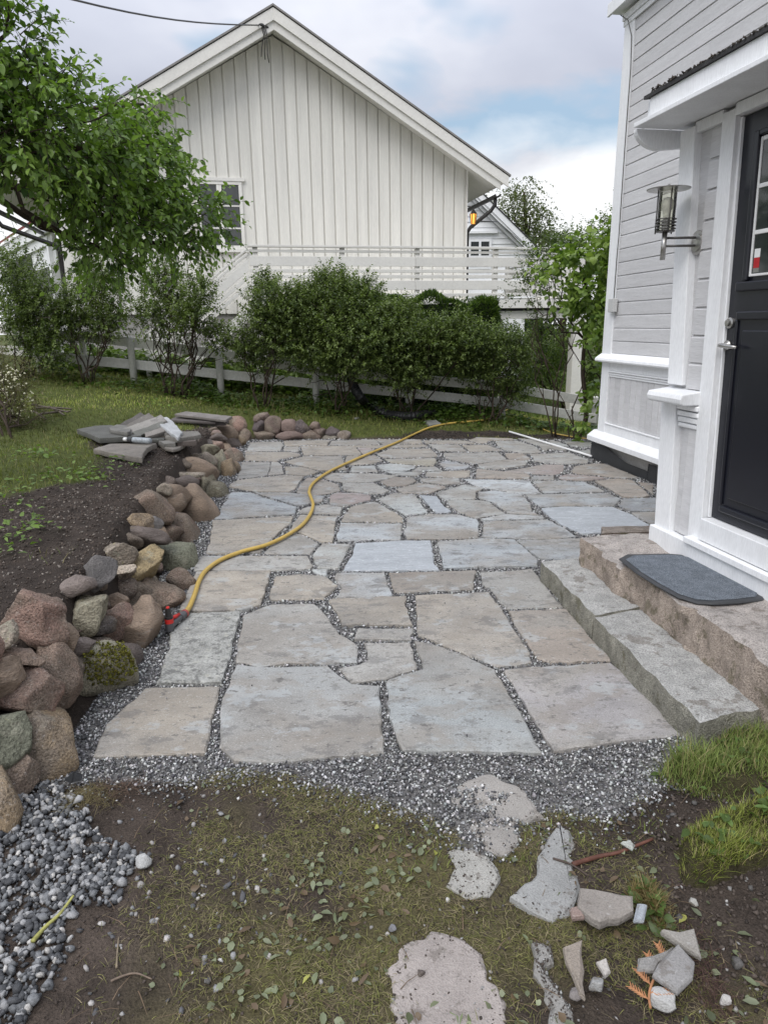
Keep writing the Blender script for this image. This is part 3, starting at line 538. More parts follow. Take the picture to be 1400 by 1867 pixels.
# smaller stones wedged into the gaps
for i in range(70):
    y = rng.uniform(2.25, 9.6); z = rng.uniform(.02, .30); x = wall_x(y) - .10 - .42 * z - rng.uniform(.03, .09); r_ = rng.uniform(.045, .085)
    boulder('stone', (x, y, z), (r_, r_ * rng.uniform(.8, 1.4), r_ * rng.uniform(.6, .9)), 'a' if i % 2 else 'r', tuple(np.array(SC['nbdpg'[i % 5]]) * rng.uniform(.8, 1.05)), wall, 3000 + i * 7, yaw=rng.uniform(0, 3))
# moss cushion on the big boulder
def moss():
    o, c, a, dd, b = MOSS_STONE; g = np.random.default_rng(3); v = np.array([q.co[:] for q in o.data.vertices])
    d = v / np.linalg.norm(v, axis=1)[:, None]; w = d @ unit(np.array([.62, -.30, .75])) + .16 * wave(d, 4, 9) + .08 * wave(d, 11, 10)
    v = v[w > .86]; v = np.repeat(v, 14, 0); n = len(v); P = np.array(c) + v * g.uniform(1.0, 1.05, (n, 1)) + g.normal(size=(n, 3)) * .008
    col = np.array([(.085, .09, .014)]) * g.uniform(.3, 1.6, (n, 1)) + np.array([(.05, .03, 0)]) * g.uniform(0, 1, (n, 1))
    scatter('moss', P, g.uniform(.0025, .007, n), col, m_chip, 'octa', 1.2, o, 5)
moss()
row = thing('cobble_edging', 'short low row of round purple brown cobbles at the back left edge of the paving', 'wall', (-1.2, 10.05, 0))
for i, (px, py, rx, ry, c) in enumerate([(477, 760, 14, 8, 'b'), (474, 778, 13, 13, 'd'), (500, 777, 16, 16, 'b'), (527, 777, 17, 11, 'b'), (551, 781, 15, 13, 'd'), (574, 777, 10, 7, 'n'), (583, 788, 13, 10, 'b'), (607, 788, 13, 9, 'd'), (484, 795, 19, 11, 'n'), (528, 796, 25, 10, 'b'), (567, 795, 16, 10, 'n'), (603, 799, 16, 7, 'g'), (627, 796, 13, 9, 'l')]):
    p = atY(px, py, 10.02 + (.05 if i < 8 else 0)); s = 10 / F
    cc = np.array(SC[c]) * rng.uniform(.85, 1.1) * (1, .93, .95)
    boulder('stone', p, (rx * s, (rx + ry) * .5 * s, ry * s * 1.05), 'r', tuple(cc), row, 900 + i * 5, roll=rng.uniform(-.3, .3), mat=m_stone2 if i % 2 else m_stone)

# ------------------------------------------------------------------ granite steps
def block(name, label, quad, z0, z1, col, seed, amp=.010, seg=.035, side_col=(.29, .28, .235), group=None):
    """rough-hewn granite: quad = four ground corners"""
    q = [np.array(p[:2]) for p in quad]; nu = max(2, int(np.linalg.norm(q[1] - q[0]) / seg)); nv = max(2, int(np.linalg.norm(q[3] - q[0]) / seg)); nw = max(2, int((z1 - z0) / seg))
    V = []; idx = {}; Fs = []
    def vert(i, j, k):
        key = (i, j, k)
        if key not in idx:
            u, v = i / nu, j / nv; p = (q[0] * (1 - u) + q[1] * u) * (1 - v) + (q[3] * (1 - u) + q[2] * u) * v
            idx[key] = len(V); V.append((p[0], p[1], z0 + (z1 - z0) * k / nw, min(i, nu - i, 1) + min(j, nv - j, 1), k / nw))
        return idx[key]
    for i in range(nu):
        for j in range(nv): Fs.append((vert(i, j, nw), vert(i + 1, j, nw), vert(i + 1, j + 1, nw), vert(i, j + 1, nw)))
    for k in range(nw):
        for i in range(nu):
            Fs.append((vert(i, 0, k), vert(i + 1, 0, k), vert(i + 1, 0, k + 1), vert(i, 0, k + 1))); Fs.append((vert(i + 1, nv, k), vert(i, nv, k), vert(i, nv, k + 1), vert(i + 1, nv, k + 1)))
        for j in range(nv):
            Fs.append((vert(0, j + 1, k), vert(0, j, k), vert(0, j, k + 1), vert(0, j + 1, k + 1))); Fs.append((vert(nu, j, k), vert(nu, j + 1, k), vert(nu, j + 1, k + 1), vert(nu, j, k + 1)))
    V = np.array(V); P = V[:, :3]; c = P.mean(0)
    side = V[:, 3] < 2; top = V[:, 4] > .99
    n1 = wave(P, 9, seed) * .6 + wave(P, 24, seed + 1) * .4 + wave(P, 60, seed + 2) * .3
    n2 = wave(P, 7, seed + 5) * .6 + wave(P, 21, seed + 6) * .5
    out = P[:, :2] - c[:2]; cq = np.array([(q[1] - q[0]), (q[3] - q[0])]); cq = cq / np.linalg.norm(cq, axis=1)[:, None]
    hh = np.array([np.linalg.norm(q[1] - q[0]), np.linalg.norm(q[3] - q[0])]) / 2
    loc = np.stack([out @ cq[0], out @ cq[1]], 1) / hh; ax = np.abs(loc).argmax(1); nd = cq[ax] * np.sign(loc[np.arange(len(P)), ax])[:, None]
    P[:, :2] += nd * (side * (n1 * amp * 1.5 - np.where(top, .006, 0)))[:, None]
    P[:, 2] += np.where(top, n2 * amp * .7 - side * .004, 0)
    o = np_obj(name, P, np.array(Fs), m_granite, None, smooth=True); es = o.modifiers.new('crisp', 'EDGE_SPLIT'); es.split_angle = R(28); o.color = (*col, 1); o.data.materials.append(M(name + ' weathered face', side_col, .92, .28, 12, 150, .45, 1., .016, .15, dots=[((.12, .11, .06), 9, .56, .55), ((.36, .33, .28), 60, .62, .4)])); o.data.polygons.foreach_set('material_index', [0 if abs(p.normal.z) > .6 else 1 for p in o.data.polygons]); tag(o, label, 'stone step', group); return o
K = lambda *pts: [at(x, y, z) for x, y, z in pts]
gr = (.44, .435, .415)
l0, l1, r0, r1 = np.array(at(986, 1022, .13)), np.array(at(1272, 1318, .13)), np.array(at(1058, 1016, .13)), np.array(at(1386, 1290, .13))
def lerp(a, b, t): return a + (b - a) * t
tm = .46
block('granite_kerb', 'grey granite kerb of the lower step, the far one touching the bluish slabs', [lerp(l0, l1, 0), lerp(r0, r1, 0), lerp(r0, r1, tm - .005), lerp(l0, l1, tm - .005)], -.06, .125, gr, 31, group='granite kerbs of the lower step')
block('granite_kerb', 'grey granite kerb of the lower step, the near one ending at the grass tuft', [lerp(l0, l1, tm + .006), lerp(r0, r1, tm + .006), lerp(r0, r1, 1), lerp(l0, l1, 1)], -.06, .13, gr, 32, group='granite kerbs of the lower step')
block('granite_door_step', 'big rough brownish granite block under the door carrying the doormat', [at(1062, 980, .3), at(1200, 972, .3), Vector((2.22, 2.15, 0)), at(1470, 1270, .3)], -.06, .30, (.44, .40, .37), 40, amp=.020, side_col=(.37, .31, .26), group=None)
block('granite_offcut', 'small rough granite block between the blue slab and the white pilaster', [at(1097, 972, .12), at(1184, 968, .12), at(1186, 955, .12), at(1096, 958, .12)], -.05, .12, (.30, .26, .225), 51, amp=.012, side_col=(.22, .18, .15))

# ------------------------------------------------------------------ house on the right
def frame(p, deg):
    a = R(deg); d = (math.sin(a), -math.cos(a)); n = (-math.cos(a), -math.sin(a))
    return lambda s, o, z: (p[0] + d[0] * s + n[0] * o, p[1] + d[1] * s + n[1] * o, z)
fm = frame((2.585, 8.29), 8.7)     # main wall: s runs towards the camera, o outwards (left)
fp = frame((1.665, 4.08), 11)      # porch wall
house = thing('grey_house', 'light grey clapboard house with white trim and a dark door on the right', 'house', fm(2, -1, 0))
def hb(name, fr, s0, s1, o0, o1, z0, z1, mat=m_white, bev=.004, parent=house): return MB().fbox(fr, s0, s1, o0, o1, z0, z1).build(name, mat, parent, bev=bev)
# body behind the boards
hb('wall_core', fm, .16, 9, -.12, -.004, 0, 6.2, m_grey, 0)
hb('end_wall', fm, .15, .28, -5, -.121, 0, 6.2, m_grey, 0)
def clap(fr, s0, s1, z0, z1, jit=0):
    j = rng.uniform(-.0015, .0015)
    prof = [(0, z0), (.020 + j, z0 - .001), (.020 + j, z1 - .018), (.009, z1 - .006), (.009, z1 + .002), (0, z1 + .002)]
    mb = MB(); mb.prism(fr, prof, s0, s1); mb.build('siding_board', m_grey, house)
z = 1.255
while z < 4.66:
    h = .139; clap(fm, .345, 8.5, z, z + h - .001); z += h
for k in range(9):
    clap(fp, .245, .345 + .04, 1.235 + k * .1455, 1.235 + (k + 1) * .1455 - .001)
hb('corner_board', fm, .135, .343, -.02, .035, 1.2, 4.66)
hb('corner_board', fm, .13, .15, -.16, -.021, 1.2, 4.66)
hb('eave_soffit', fm, .02, 9, -.2, .15, 4.70, 4.73); hb('eave_fascia', fm, .0, 9, .151, .175, 4.68, 4.80)
hb('soffit_moulding', fm, .12, 8.6, .026, .06, 4.60, 4.662); hb('soffit_moulding', fm, .12, 8.6, .026, .045, 4.55, 4.598)
MB().hexa([fm(.02, .14, 4.79), fm(9, .14, 4.79), fm(9, -5, 7.4), fm(.02, -5, 7.4), fm(.02, .14, 4.85), fm(9, .14, 4.85), fm(9, -5, 7.55), fm(.02, -5, 7.55)]).build('roof', m_tar, house)
# panelled base
def base(fr, s0, s1, ztop_in):
    MB().prism(fr, [(-.02, 1.155), (.105, 1.155), (.112, 1.172), (.105, 1.195), (.022, 1.25), (-.02, 1.25)], s0 - .07, s1).build('sill_cap', m_white, house, bev=.003)
base(fm, .185, 5.2, 1.25)
hb('base_frame', fm, .165, .335, -.1, .04, .335, 1.154); hb('base_rail', fm, .336, 5.2, 0, .034, 1.06, 1.154)
for k, (a, b, o1) in enumerate(((1.038, 1.058, .045), (1.012, 1.034, .036), (.988, 1.010, .028))): hb('panel_moulding', fm, .337, 5.2, 0, o1, a, b, bev=.006)
hb('base_rail', fm, .336, 5.2, 0, .034, .335, .445); hb('panel_moulding', fm, .337, 5.2, 0, .044, .446, .462, bev=.005)
for k in range(14): hb('panel_board', fm, .352 + k * .118, .352 + (k + 1) * .118 - .006, 0, .016, .464, .986, m_grey, .004)
MB().prism(fm, [(-.02, .225), (.125, .225), (.125, .28), (.04, .345), (-.02, .345)], .075, 5.2).build('water_board', m_white, house, bev=.003)
hb('foundation', fm, .12, 5.2, -.12, .0, -.3, .2245, m_concrete, 0)
# dimpled membrane sheet round the foundation
def membrane():
    mb = MB(); ss = np.arange(.03, 5.2, .012)
    for k, zz in enumerate(np.arange(-.06, .205, .016)):
        pass
    nz = 18; V = []; Fs = []
    for i, s in enumerate(ss):
        top = .19 if s < .35 else (.19 - .10 * min(1, (s - .35) / .6) if s < 1.35 else .17)
        for k in range(nz):
            zz = -.06 + (top + .06) * k / (nz - 1); o = .035 + .008 * math.sin(k * math.pi) + (.009 if k % 2 else 0) + .006 * math.sin(s * 3.1)
            V.append(fm(s, o, zz))
    for i in range(len(ss) - 1):
        for k in range(nz - 1): a = i * nz + k; Fs.append((a, a + nz, a + nz + 1, a + 1))
    o = np_obj('foundation_membrane', np.array(V), np.array(Fs), m_rubber, house)
membrane()
# porch
hb('porch_core', fp, .05, 3.4, -1.35, -.14, 0, 2.6, m_grey, 0); hb('porch_strip', fp, .05, .40, -.139, -.001, .3, 2.6, m_grey, 0)
hb('porch_side_trim', fp, -.02, .048, -1.3, -.14, .3, 2.6, m_white, 0)
MB().hexa([fp(.10, -.14, 1.25), fp(.235, -.14, 1.25), fp(.235, .042, 1.25), fp(.10, .042, 1.25), fp(.0, -.14, 2.58), fp(.125, -.14, 2.58), fp(.125, .042, 2.58), fp(.0, .042, 2.58)]).build('pilaster', m_white, house, bev=.004)
MB().hexa([fp(.105, -.14, .40), fp(.255, -.14, .40), fp(.255, .042, .40), fp(.105, .042, .40), fp(.06, -.14, 1.14), fp(.20, -.14, 1.14), fp(.20, .042, 1.14), fp(.06, .042, 1.14)]).build('pilaster', m_white, house, bev=.004)
MB().prism(fp, [(-.14, 1.155), (.125, 1.155), (.145, 1.165), (.15, 1.19), (.14, 1.215), (-.14, 1.248)], .07, .395).build('sill_cap', m_white, house, bev=.006)
for k, (a, b, o1) in enumerate(((1.12, 1.15, .05), (1.085, 1.112, .042), (1.05, 1.08, .034), (1.02, 1.045, .028))): hb('panel_moulding', fp, .215, .40, 0, o1, a, b, bev=.007)
hb('panel_board', fp, .257, .30, 0, .012, .41, 1.018, m_grey, .003); hb('panel_board', fp, .304, .43, 0, .016, .41, 1.018, m_grey, .003)
MB().hexa([fp(.415, -.06, .41), fp(.525, -.06, .41), fp(.525, .034, .41), fp(.415, .034, .41), fp(.332, -.06, 2.58), fp(.430, -.06, 2.58), fp(.430, .034, 2.58), fp(.332, .034, 2.58)]).build('door_casing', m_white, house, bev=.004)
hb('door_casing', fp, .43, 1.5, -.06, .038, 2.545, 2.6, bev=.003)
hb('frieze_board', fp, .11, .33, 0, .03, 2.545, 2.6, bev=.003)
MB().hexa([fp(.5255, -.13, .568), fp(.538, -.13, .568), fp(.538, .004, .568), fp(.5255, .004, .568), fp(.4305, -.13, 2.54), fp(.443, -.13, 2.54), fp(.443, .004, 2.54), fp(.4305, .004, 2.54)]).build('door_jamb', m_white, house)
hb('threshold_board', fp, .537, 3.2, -.13, .055, .445, .565); hb('threshold_ledge', fp, .45, 3.2, -.1, .085, .405, .440); hb('skirting', fp, .09, 3.2, -.14, .065, .18, .403)
# dark door
def fdoor(a, b, z):   # the door hangs a little out of plumb in the photograph's perspective; a is measured from its hinge side
    return fp(a + .017 - (z - 1.5) * .045, b + .052, z)
def db(name, s0, s1, o0, o1, z0, z1, mat, bev=.003, parent=None): return MB().fbox(fdoor, s0, s1, o0, o1, z0, z1).build(name, mat, parent or door, bev=bev)
door = MB().fbox(fdoor, .466, 1.46, -.19, -.062, .57, 2.54).build('door', m_door, house, bev=.003)
for a, b, c, d in ((.555, 1.40, .62, .655), (.555, 1.40, 1.60, 1.64), (.53, 1.42, 1.735, 1.78)): db('door_moulding', a, b, -.0618, -.042, c, d, m_door, .007)
db('door_panel', .60, 1.36, -.0618, -.050, .70, 1.55, m_door, .010); db('door_moulding', .54, .56, -.0618, -.050, .656, 1.599, m_door, .006)
db('door_moulding', .575, .606, -.0618, -.040, 1.782, 2.45, m_door, .006); db('door_moulding', .607, 1.40, -.0618, -.040, 2.424, 2.45, m_door, .006)
db('window_frame', .608, .620, -.0618, -.052, 1.80, 2.42, m_pvc); db('window_frame', .621, 1.38, -.0618, -.052, 2.40, 2.42, m_pvc); db('window_frame', .621, 1.38, -.0618, -.052, 1.80, 1.812, m_pvc)
for zz in (2.0, 2.205): db('glazing_bar', .621, 1.38, -.0618, -.053, zz - .010, zz + .010, m_pvc)
for zz0, zz1 in ((1.813, 1.989), (2.011, 2.194), (2.216, 2.399)): db('pane', .621, 1.38, -.0616, -.058, zz0, zz1, m_glassd, 0)
m_red = M('red sticker', (.45, .02, .025), .4, .05, bump=0); 
db('sticker', .630, .668, -.0579, -.0570, 1.838, 1.885, m_red, 0); db('sticker', .630, .668, -.0579, -.0570, 1.8855, 1.925, m_pvc, 0); db('sticker', .630, .668, -.0579, -.0570, 1.818, 1.8375, m_steel, 0)
# lock and lever handle
lk = MB().lathe(fdoor(.500, -.062, 1.585), [(.027, 0), (.027, .010), (.018, .014), (.016, .026), (.009, .027)], 18, Vector(fp(0, 1, 0)) - Vector(fp(0, 0, 0))).build('lock', m_steel, door, smooth=False)
hd = MB().lathe(fdoor(.497, -.062, 1.475), [(.024, 0), (.024, .012), (.011, .014), (.010, .055)], 16, Vector(fp(0, 1, 0)) - Vector(fp(0, 0, 0))).tube([fdoor(.497, -.01, 1.475), fdoor(.52, -.004, 1.475), fdoor(.59, -.006, 1.47), fdoor(.62, -.012, 1.468)], [.011, .012, .010, .008], 10).build('handle', m_steel, door, smooth=True)
# canopy over the door
hb('canopy_soffit', fp, -.06, 3.6, -.2, .285, 2.605, 2.628, m_white, .003); hb('canopy_fascia', fp, .0, 3.6, .20, .235, 2.629, 2.735, m_white, .003)
hb('canopy_end', fp, -.058, -.002, -.2, .21, 2.629, 2.74, m_white, .003)
def bracket():
    prof = [(-.14, 2.6045), (.262, 2.6045)] + [(.262 - .15 * (1 - math.cos(a)), 2.604 - .10 * math.sin(a)) for a in np.linspace(.15, 1.57, 10)] + [(-.14, 2.53)]
    MB().prism(fp, prof, -.10, -.062).build('canopy_bracket', m_white, house, bev=.003)
bracket()
MB().hexa([fp(-.04, .25, 2.735), fp(3.6, .25, 2.735), fp(3.6, -1.6, 2.98), fp(-.04, -1.6, 2.98), fp(-.04, .25, 2.752), fp(3.6, .25, 2.752), fp(3.6, -1.6, 3.0), fp(-.04, -1.6, 3.0)]).build('canopy_roof', m_tar, house)
def roof_dirt():
    g = np.random.default_rng(4); n = 2600; s = g.uniform(.02, 2.2, n); k = (wave(np.c_[s, s * 0], 6, 5) + wave(np.c_[s, s * 0], 17, 6) * .6) > -.25; s = s[k]; o = g.uniform(.13, .255, len(s))
    P = np.array([fp(a, b, 2.755) for a, b in zip(s, o)]); P[:, 2] += np.abs(g.normal(size=len(s))) * .005 * (1 + wave(np.c_[s, s * 0], 5, 8))
    scatter('roof_litter', P, g.uniform(.004, .010, len(s)), np.array([(.05, .042, .034)]) * g.uniform(.4, 1.6, (len(s), 1)), m_chip, 'octa', .8, house, 6)
roof_dirt()
# things fixed to the right-hand house
jb = MB().fbox(fm, .30, .43, .036, .085, 1.70, 1.845).build('junction_box', M('grey plastic box', (.50, .50, .49), .5, .04), bev=.006); tag(jb, 'small grey junction box on the corner board beside the vine', 'junction box')
cbl = MB().tube([fm(.36, .05, 1.845), fm(.352, .046, 2.3), fm(.362, .046, 2.5), fm(.35, .046, 3.4), fm(.352, .046, 4.1), fm(.33, .05, 4.4), fm(.27, .07, 4.56), fm(.2, .12, 4.63)], .005, 6).build('wall_cable', m_dsteel, smooth=True); tag(cbl, 'thin dark cable clipped up the white corner board of the grey house', 'cable')
# lantern by the door
def lantern():
    c = Vector(fp(.165, .185, 0)); T = thing('wall_lantern', 'steel wall lantern with a flat disc hat and bare white bulb beside the dark door', 'wall lamp', tuple(fp(.2, .0, 2.0)))
    n = Vector(fp(0, 1, 0)) - Vector(fp(0, 0, 0)); pl = Vector(fp(.205, .022, 2.0))
    MB().lathe(pl - n * .02, [(.062, 0), (.062, .012), (.058, .016), (.045, .016), (.045, .024), (.02, .026)], 28, n).build('wall_plate', m_steel, T)
    for zz in (1.985, 2.025): MB().tube([pl + Vector((0, 0, zz - 2.0)) + n * .0, Vector((c.x, c.y, zz))], .0065, 8).build('arm', m_dsteel, T, smooth=True)
    MB().tube([(c.x, c.y, 1.915), (c.x, c.y, 2.055)], .0135, 12).build('stem', m_steel, T, smooth=True)
    top = 2.262
    MB().lathe((c.x, c.y, top), [(.108, 0), (.110, .004), (.05, .012), (.006, .016), (.006, .028)], 36).build('hat', m_steel, T, smooth=False)
    MB().lathe((c.x, c.y, 2.055), [(.048, 0), (.050, .005), (.02, .008)], 24).build('base_plate', m_dsteel, T)
    v = MB(); m = 28
    for zz in (2.06, top - .002):
        for k in range(m): v.v.append((c.x + .044 * math.cos(6.2832 * k / m), c.y + .044 * math.sin(6.2832 * k / m), zz))
    v.f = [(k, (k + 1) % m, m + (k + 1) % m, m + k) for k in range(m)]; v.build('glass', m_glass, T, smooth=True)
    for k in range(3):
        a = .5 + 2.094 * k; x, y = c.x + .0495 * math.cos(a), c.y + .0495 * math.sin(a); MB().tube([(x, y, 2.048), (x, y, top)], .0034, 6).build('rod', m_dsteel, T, smooth=True)
    for zz in (2.070, 2.086, 2.102, 2.118): MB().tube([(c.x + .051 * math.cos(a), c.y + .051 * math.sin(a), zz) for a in np.linspace(0, 6.2832, 29)], .0028, 6, False).build('ring', m_dsteel, T, smooth=True)
    MB().lathe((c.x, c.y, 2.06), [(.020, 0), (.020, .055), (.017, .059)], 16).build('socket', m_dsteel, T)
    MB().lathe((c.x, c.y, 2.119), [(.014, 0), (.016, .02), (.022, .04), (.030, .055), (.033, .072), (.030, .09), (.018, .104), (.004, .108)], 20).build('bulb', M('frosted bulb', (.78, .77, .72), .35, .03, bump=0), T, smooth=True)
lantern()
# doormat
def doormat():
    px = [(1128, 1018), (1142, 1011), (1170, 1010), (1215, 1009), (1240, 1011), (1262, 1016), (1280, 1024), (1330, 1050), (1372, 1070), (1391, 1081), (1394, 1087), (1390, 1093), (1350, 1098), (1300, 1101), (1270, 1099), (1235, 1088), (1195, 1066), (1160, 1044)]
    P = np.array([tuple(at(x, y, .318)[:2]) for x, y in px]); c = P.mean(0); T = thing('doormat', 'dark grey ribbed doormat with black rubber edge on the granite block', 'doormat', (c[0], c[1], .312))
    plate('rubber_border', P, .320, .010, m_rubber, T, ch=.006, step=.5, amp=0)
    m = M('grey mat fibres', (.16, .18, .205), .95, .2, 14, 260, .7, 1., .006, .1)
    plate('pile', c + (P - c) * .90, .3255, .006, m, T, ch=.004, step=.5, amp=0)
doormat()

# ------------------------------------------------------------------ neighbour's house
A12 = R(12); O12 = (-2.33, 13.0)
def fn(u, v, z): return (O12[0] + math.cos(A12) * u - math.sin(A12) * v, O12[1] + math.sin(A12) * u + math.cos(A12) * v, z)
nh = thing('gable_house', 'ivory white house with vertical boards and a steep gable behind the hedge', 'house', fn(.6, 4, 0))
def nb(name, u0, u1, v0, v1, z0, z1, mat=m_ivory2, bev=.004, parent=nh): return MB().fbox(fn, u0, u1, v0, v1, z0, z1).build(name, mat, parent, bev=bev)
UL, UR, UA, ZA, SLP = -3.55, 4.71, .735, 7.02, .566
def zroof(u): return ZA - abs(u - UA) * SLP
prof = [(UL, 1.88), (UR, 1.88), (UR, zroof(UR)), (UA, ZA), (UL, zroof(UL))]
mb = MB(); mb.add([fn(u, 2.03, z) for u, z in prof] + [fn(u, 10, z) for u, z in prof], [(0, 1, 2, 3, 4), (9, 8, 7, 6, 5)] + [(i, i + 5, (i + 1) % 5 + 5, (i + 1) % 5) for i in range(5)]); mb.build('wall_core', m_ivory, nh)
nb('foundation', UL + .05, UR - .05, 2.06, 9.9, -.8, 1.879, m_concrete, 0)
WIN = (-.93, -.02, 3.14, 4.40)
u = UL; k = 0
while u < UR - .02:
    a, b = u + .0, min(u + .210, UR)
    def seg(z0, z1a, z1b): MB().hexa([fn(a, 2.0, z0), fn(b, 2.0, z0), fn(b, 2.028, z0), fn(a, 2.028, z0), fn(a, 2.0, z1a), fn(b, 2.0, z1b), fn(b, 2.028, z1b), fn(a, 2.028, z1a)]).build('wall_board', m_ivory, nh, bev=.006)
    if b > WIN[0] and a < WIN[1]: seg(1.86, WIN[2], WIN[2]); seg(WIN[3], zroof(a), zroof(b))
    else: seg(1.86, zroof(a), zroof(b))
    u += .2355
nb('corner_board', UR + .001, UR + .03, 1.97, 2.1, 1.86, zroof(UR))
# window
nb('window_frame', WIN[0], WIN[1], 1.955, 2.02, WIN[2], WIN[2] + .06); wf = nb('window_frame', WIN[0], WIN[1], 1.955, 2.02, WIN[3] - .06, WIN[3])
for a, b in ((WIN[0], WIN[0] + .07), (WIN[1] - .07, WIN[1])): nb('window_frame', a, b, 1.955, 2.02, WIN[2] + .061, WIN[3] - .061)
nb('window_sill', WIN[0] - .06, WIN[1] + .06, 1.92, 2.03, WIN[2] - .07, WIN[2] - .002); nb('window_head', WIN[0] - .06, WIN[1] + .06, 1.94, 2.03, WIN[3] + .002, WIN[3] + .07)
um = (WIN[0] + WIN[1]) / 2
nb('casement', um - .05, um + .05, 1.965, 2.02, WIN[2] + .061, WIN[3] - .061)
for zz in (3.53, 3.95): nb('glazing_bar', WIN[0] + .071, um - .051, 1.975, 2.0, zz - .015, zz + .015); nb('glazing_bar', um + .051, WIN[1] - .071, 1.975, 2.0, zz - .015, zz + .015)
for a, b in ((WIN[0] + .071, um - .051), (um + .051, WIN[1] - .071)): nb('pane', a, b, 1.99, 2.0, WIN[2] + .061, WIN[3] - .061, m_glassd, 0)
# roof, barge boards, soffit, gutters
def slope(name, v0, v1, d0, d1, mat, ur=5.45, ul=-4.75, bev=.004):
    for sgn, ue in ((1, ur), (-1, ul)):
        z0, z1 = 7.30 - d0, 7.30 - d1; ze = abs(ue - UA) * .577
        pts = [(UA, z1), (ue, z1 - ze), (ue, z0 - ze), (UA, z0)]
        if sgn < 0: pts = pts[::-1]
        MB().add([fn(a, v0, z) for a, z in pts] + [fn(a, v1, z) for a, z in pts], [(3, 2, 1, 0), (4, 5, 6, 7), (0, 1, 5, 4), (1, 2, 6, 5), (2, 3, 7, 6), (3, 0, 4, 7)]).build(name, mat, nh, bev=bev)
slope('barge_board', 1.46, 1.495, .02, .225, m_ivory2, 5.46, -4.76); slope('barge_board', 1.50, 1.53, .19, .37, m_ivory2, 5.30, -4.6)
slope('soffit', 1.531, 9.9, .22, .25, m_ivory2, 5.3, -4.6, 0); slope('roof', 1.44, 10, -.035, .0, M('grey roof sheet', (.23, .22, .21), .6, .1), 5.5, -4.8, 0); slope('roof_deck', 1.497, 9.9, .005, .18, m_ivory2, 5.40, -4.7, 0)
for ue, ud, sg in ((5.42, UR + .06, 1), (-4.72, UL - .06, -1)):
    ze = 7.30 - abs(ue - UA) * .577 - .36
    g = MB(); pr = [(.065 * math.cos(a), .065 * math.sin(a)) for a in np.linspace(math.pi, 2 * math.pi, 9)] + [(.055 * math.cos(a), .055 * math.sin(a)) for a in np.linspace(2 * math.pi, math.pi, 9)]
    g.prism(lambda v, b, z: fn(ue + b - .12 * sg, v, ze + z), pr, 1.62, 9.8); g.build('gutter', m_black, nh)
    MB().tube([fn(ue - .12 * sg, 1.8, ze - .05), fn(ue - .12 * sg, 1.8, ze - .18), fn(ue - .2 * sg, 1.84, ze - .30), fn(ud + .05 * sg, 2.0, ze - .62), fn(ud, 2.05, ze - .72), fn(ud, 2.05, ze - 1.2), fn(ud, 2.05, .4)], .042, 10).build('downpipe', m_black, nh, smooth=True)
# lit lantern on the corner
T = thing('corner_lantern', 'small black lantern glowing amber on the corner of the ivory house', 'wall lamp', fn(4.95, 1.9, 3.8))
c = Vector(fn(4.86, 1.93, 3.80))
MB().lathe(c, [(.045, -.12), (.068, .08)], 6).build('glass', emit('lit amber glass', (1., .42, .07), 1.05), T)
MB().lathe(c, [(.085, .082), (.05, .13), (.02, .165), (.008, .22)], 6).build('cap', m_black, T); MB().lathe(c, [(.008, -.20), (.02, -.165), (.045, -.122)], 6).build('base', m_black, T)
for k in range(6):
    a = 1.047 * k; MB().tube([c + Vector((.047 * math.cos(a), .047 * math.sin(a), -.12)), c + Vector((.071 * math.cos(a), .071 * math.sin(a), .08))], .010, 5).build('cage_bar', m_black, T)
MB().tube([c + Vector((0, 0, .16)), c + Vector((0, .0, .22)), Vector(fn(4.72, 2.03, 4.05))], .012, 6).build('bracket', m_black, T)
# overhead service cable
p0 = atY(473, 46, 14.55); far = Vector((-6.2, 6.0, 9.5)); pts = []
a = atY(240, -4, 10.5)
for t in np.linspace(0, 1, 14): q = p0.lerp(a + (a - p0) * .9, t); q.z -= .35 * math.sin(math.pi * t) * .5; pts.append(q)
tag(MB().tube(pts, .012, 6).build('service_cable', m_black, smooth=True), 'black overhead cable running from the gable peak up out of the picture', 'cable')
T = thing('cable_anchor', 'tangle of black cable ends and clamp hanging below the gable peak', 'cable clamp', p0)
MB().tube([p0 + Vector((-.1, 0, .02)), p0 + Vector((.05, .0, 0)), p0 + Vector((.16, .05, -.02))], [.02, .035, .012], 8).build('clamp', m_black, T, smooth=True)
for k in range(3):
    dx = .04 + .03 * k; MB().tube([p0 + Vector((dx, 0, 0)), p0 + Vector((dx + .03, .02, -.15)), p0 + Vector((dx - .02 + .02 * k, .03, -.35 - .06 * k)), p0 + Vector((dx + .04 * (k - 1), .03, -.5 - .05 * k))], .009, 6).build('wire', m_black, T, smooth=True)
# ------------------------------------------------------------------ raised deck with stair
deck = thing('raised_deck', 'ivory painted raised deck with horizontal slat railing in front of the gable house', 'deck', fn(3, 1, 0))
nb_ = lambda name, *a, **k: nb(name, *a, parent=deck, **k)
for i in range(16):
    nb_('deck_board', 0, 6.5 if i > -1 else 0, .03 + i * .122, .03 + i * .122 + .115, 2.005, 2.045)
nb_('handrail', -.05, 6.56, -.06, .06, 2.97, 3.01)
for z0, z1 in ((2.885, 2.93), (2.65, 2.82), (2.54, 2.60), (2.44, 2.50), (2.23, 2.40), (2.105, 2.165)):
    nb_('railing_slat', -.02, 3.05, -.025, -.002, z0, z1); nb_('railing_slat', 3.056, 6.53, -.025, -.002, z0, z1)
    nb_('railing_slat', 6.505, 6.53, .0, 3.9, z0, z1)
nb_('handrail', 6.46, 6.56, .061, 3.9, 2.97, 3.01)
for uu in (.04, 1.62, 3.05, 4.62, 6.40): nb_('railing_post', uu, uu + .09, .0, .09, 1.9, 2.968)
for vv in (1.9, 3.8): nb_('railing_post', 6.41, 6.50, vv, vv + .09, 1.9, 2.968)
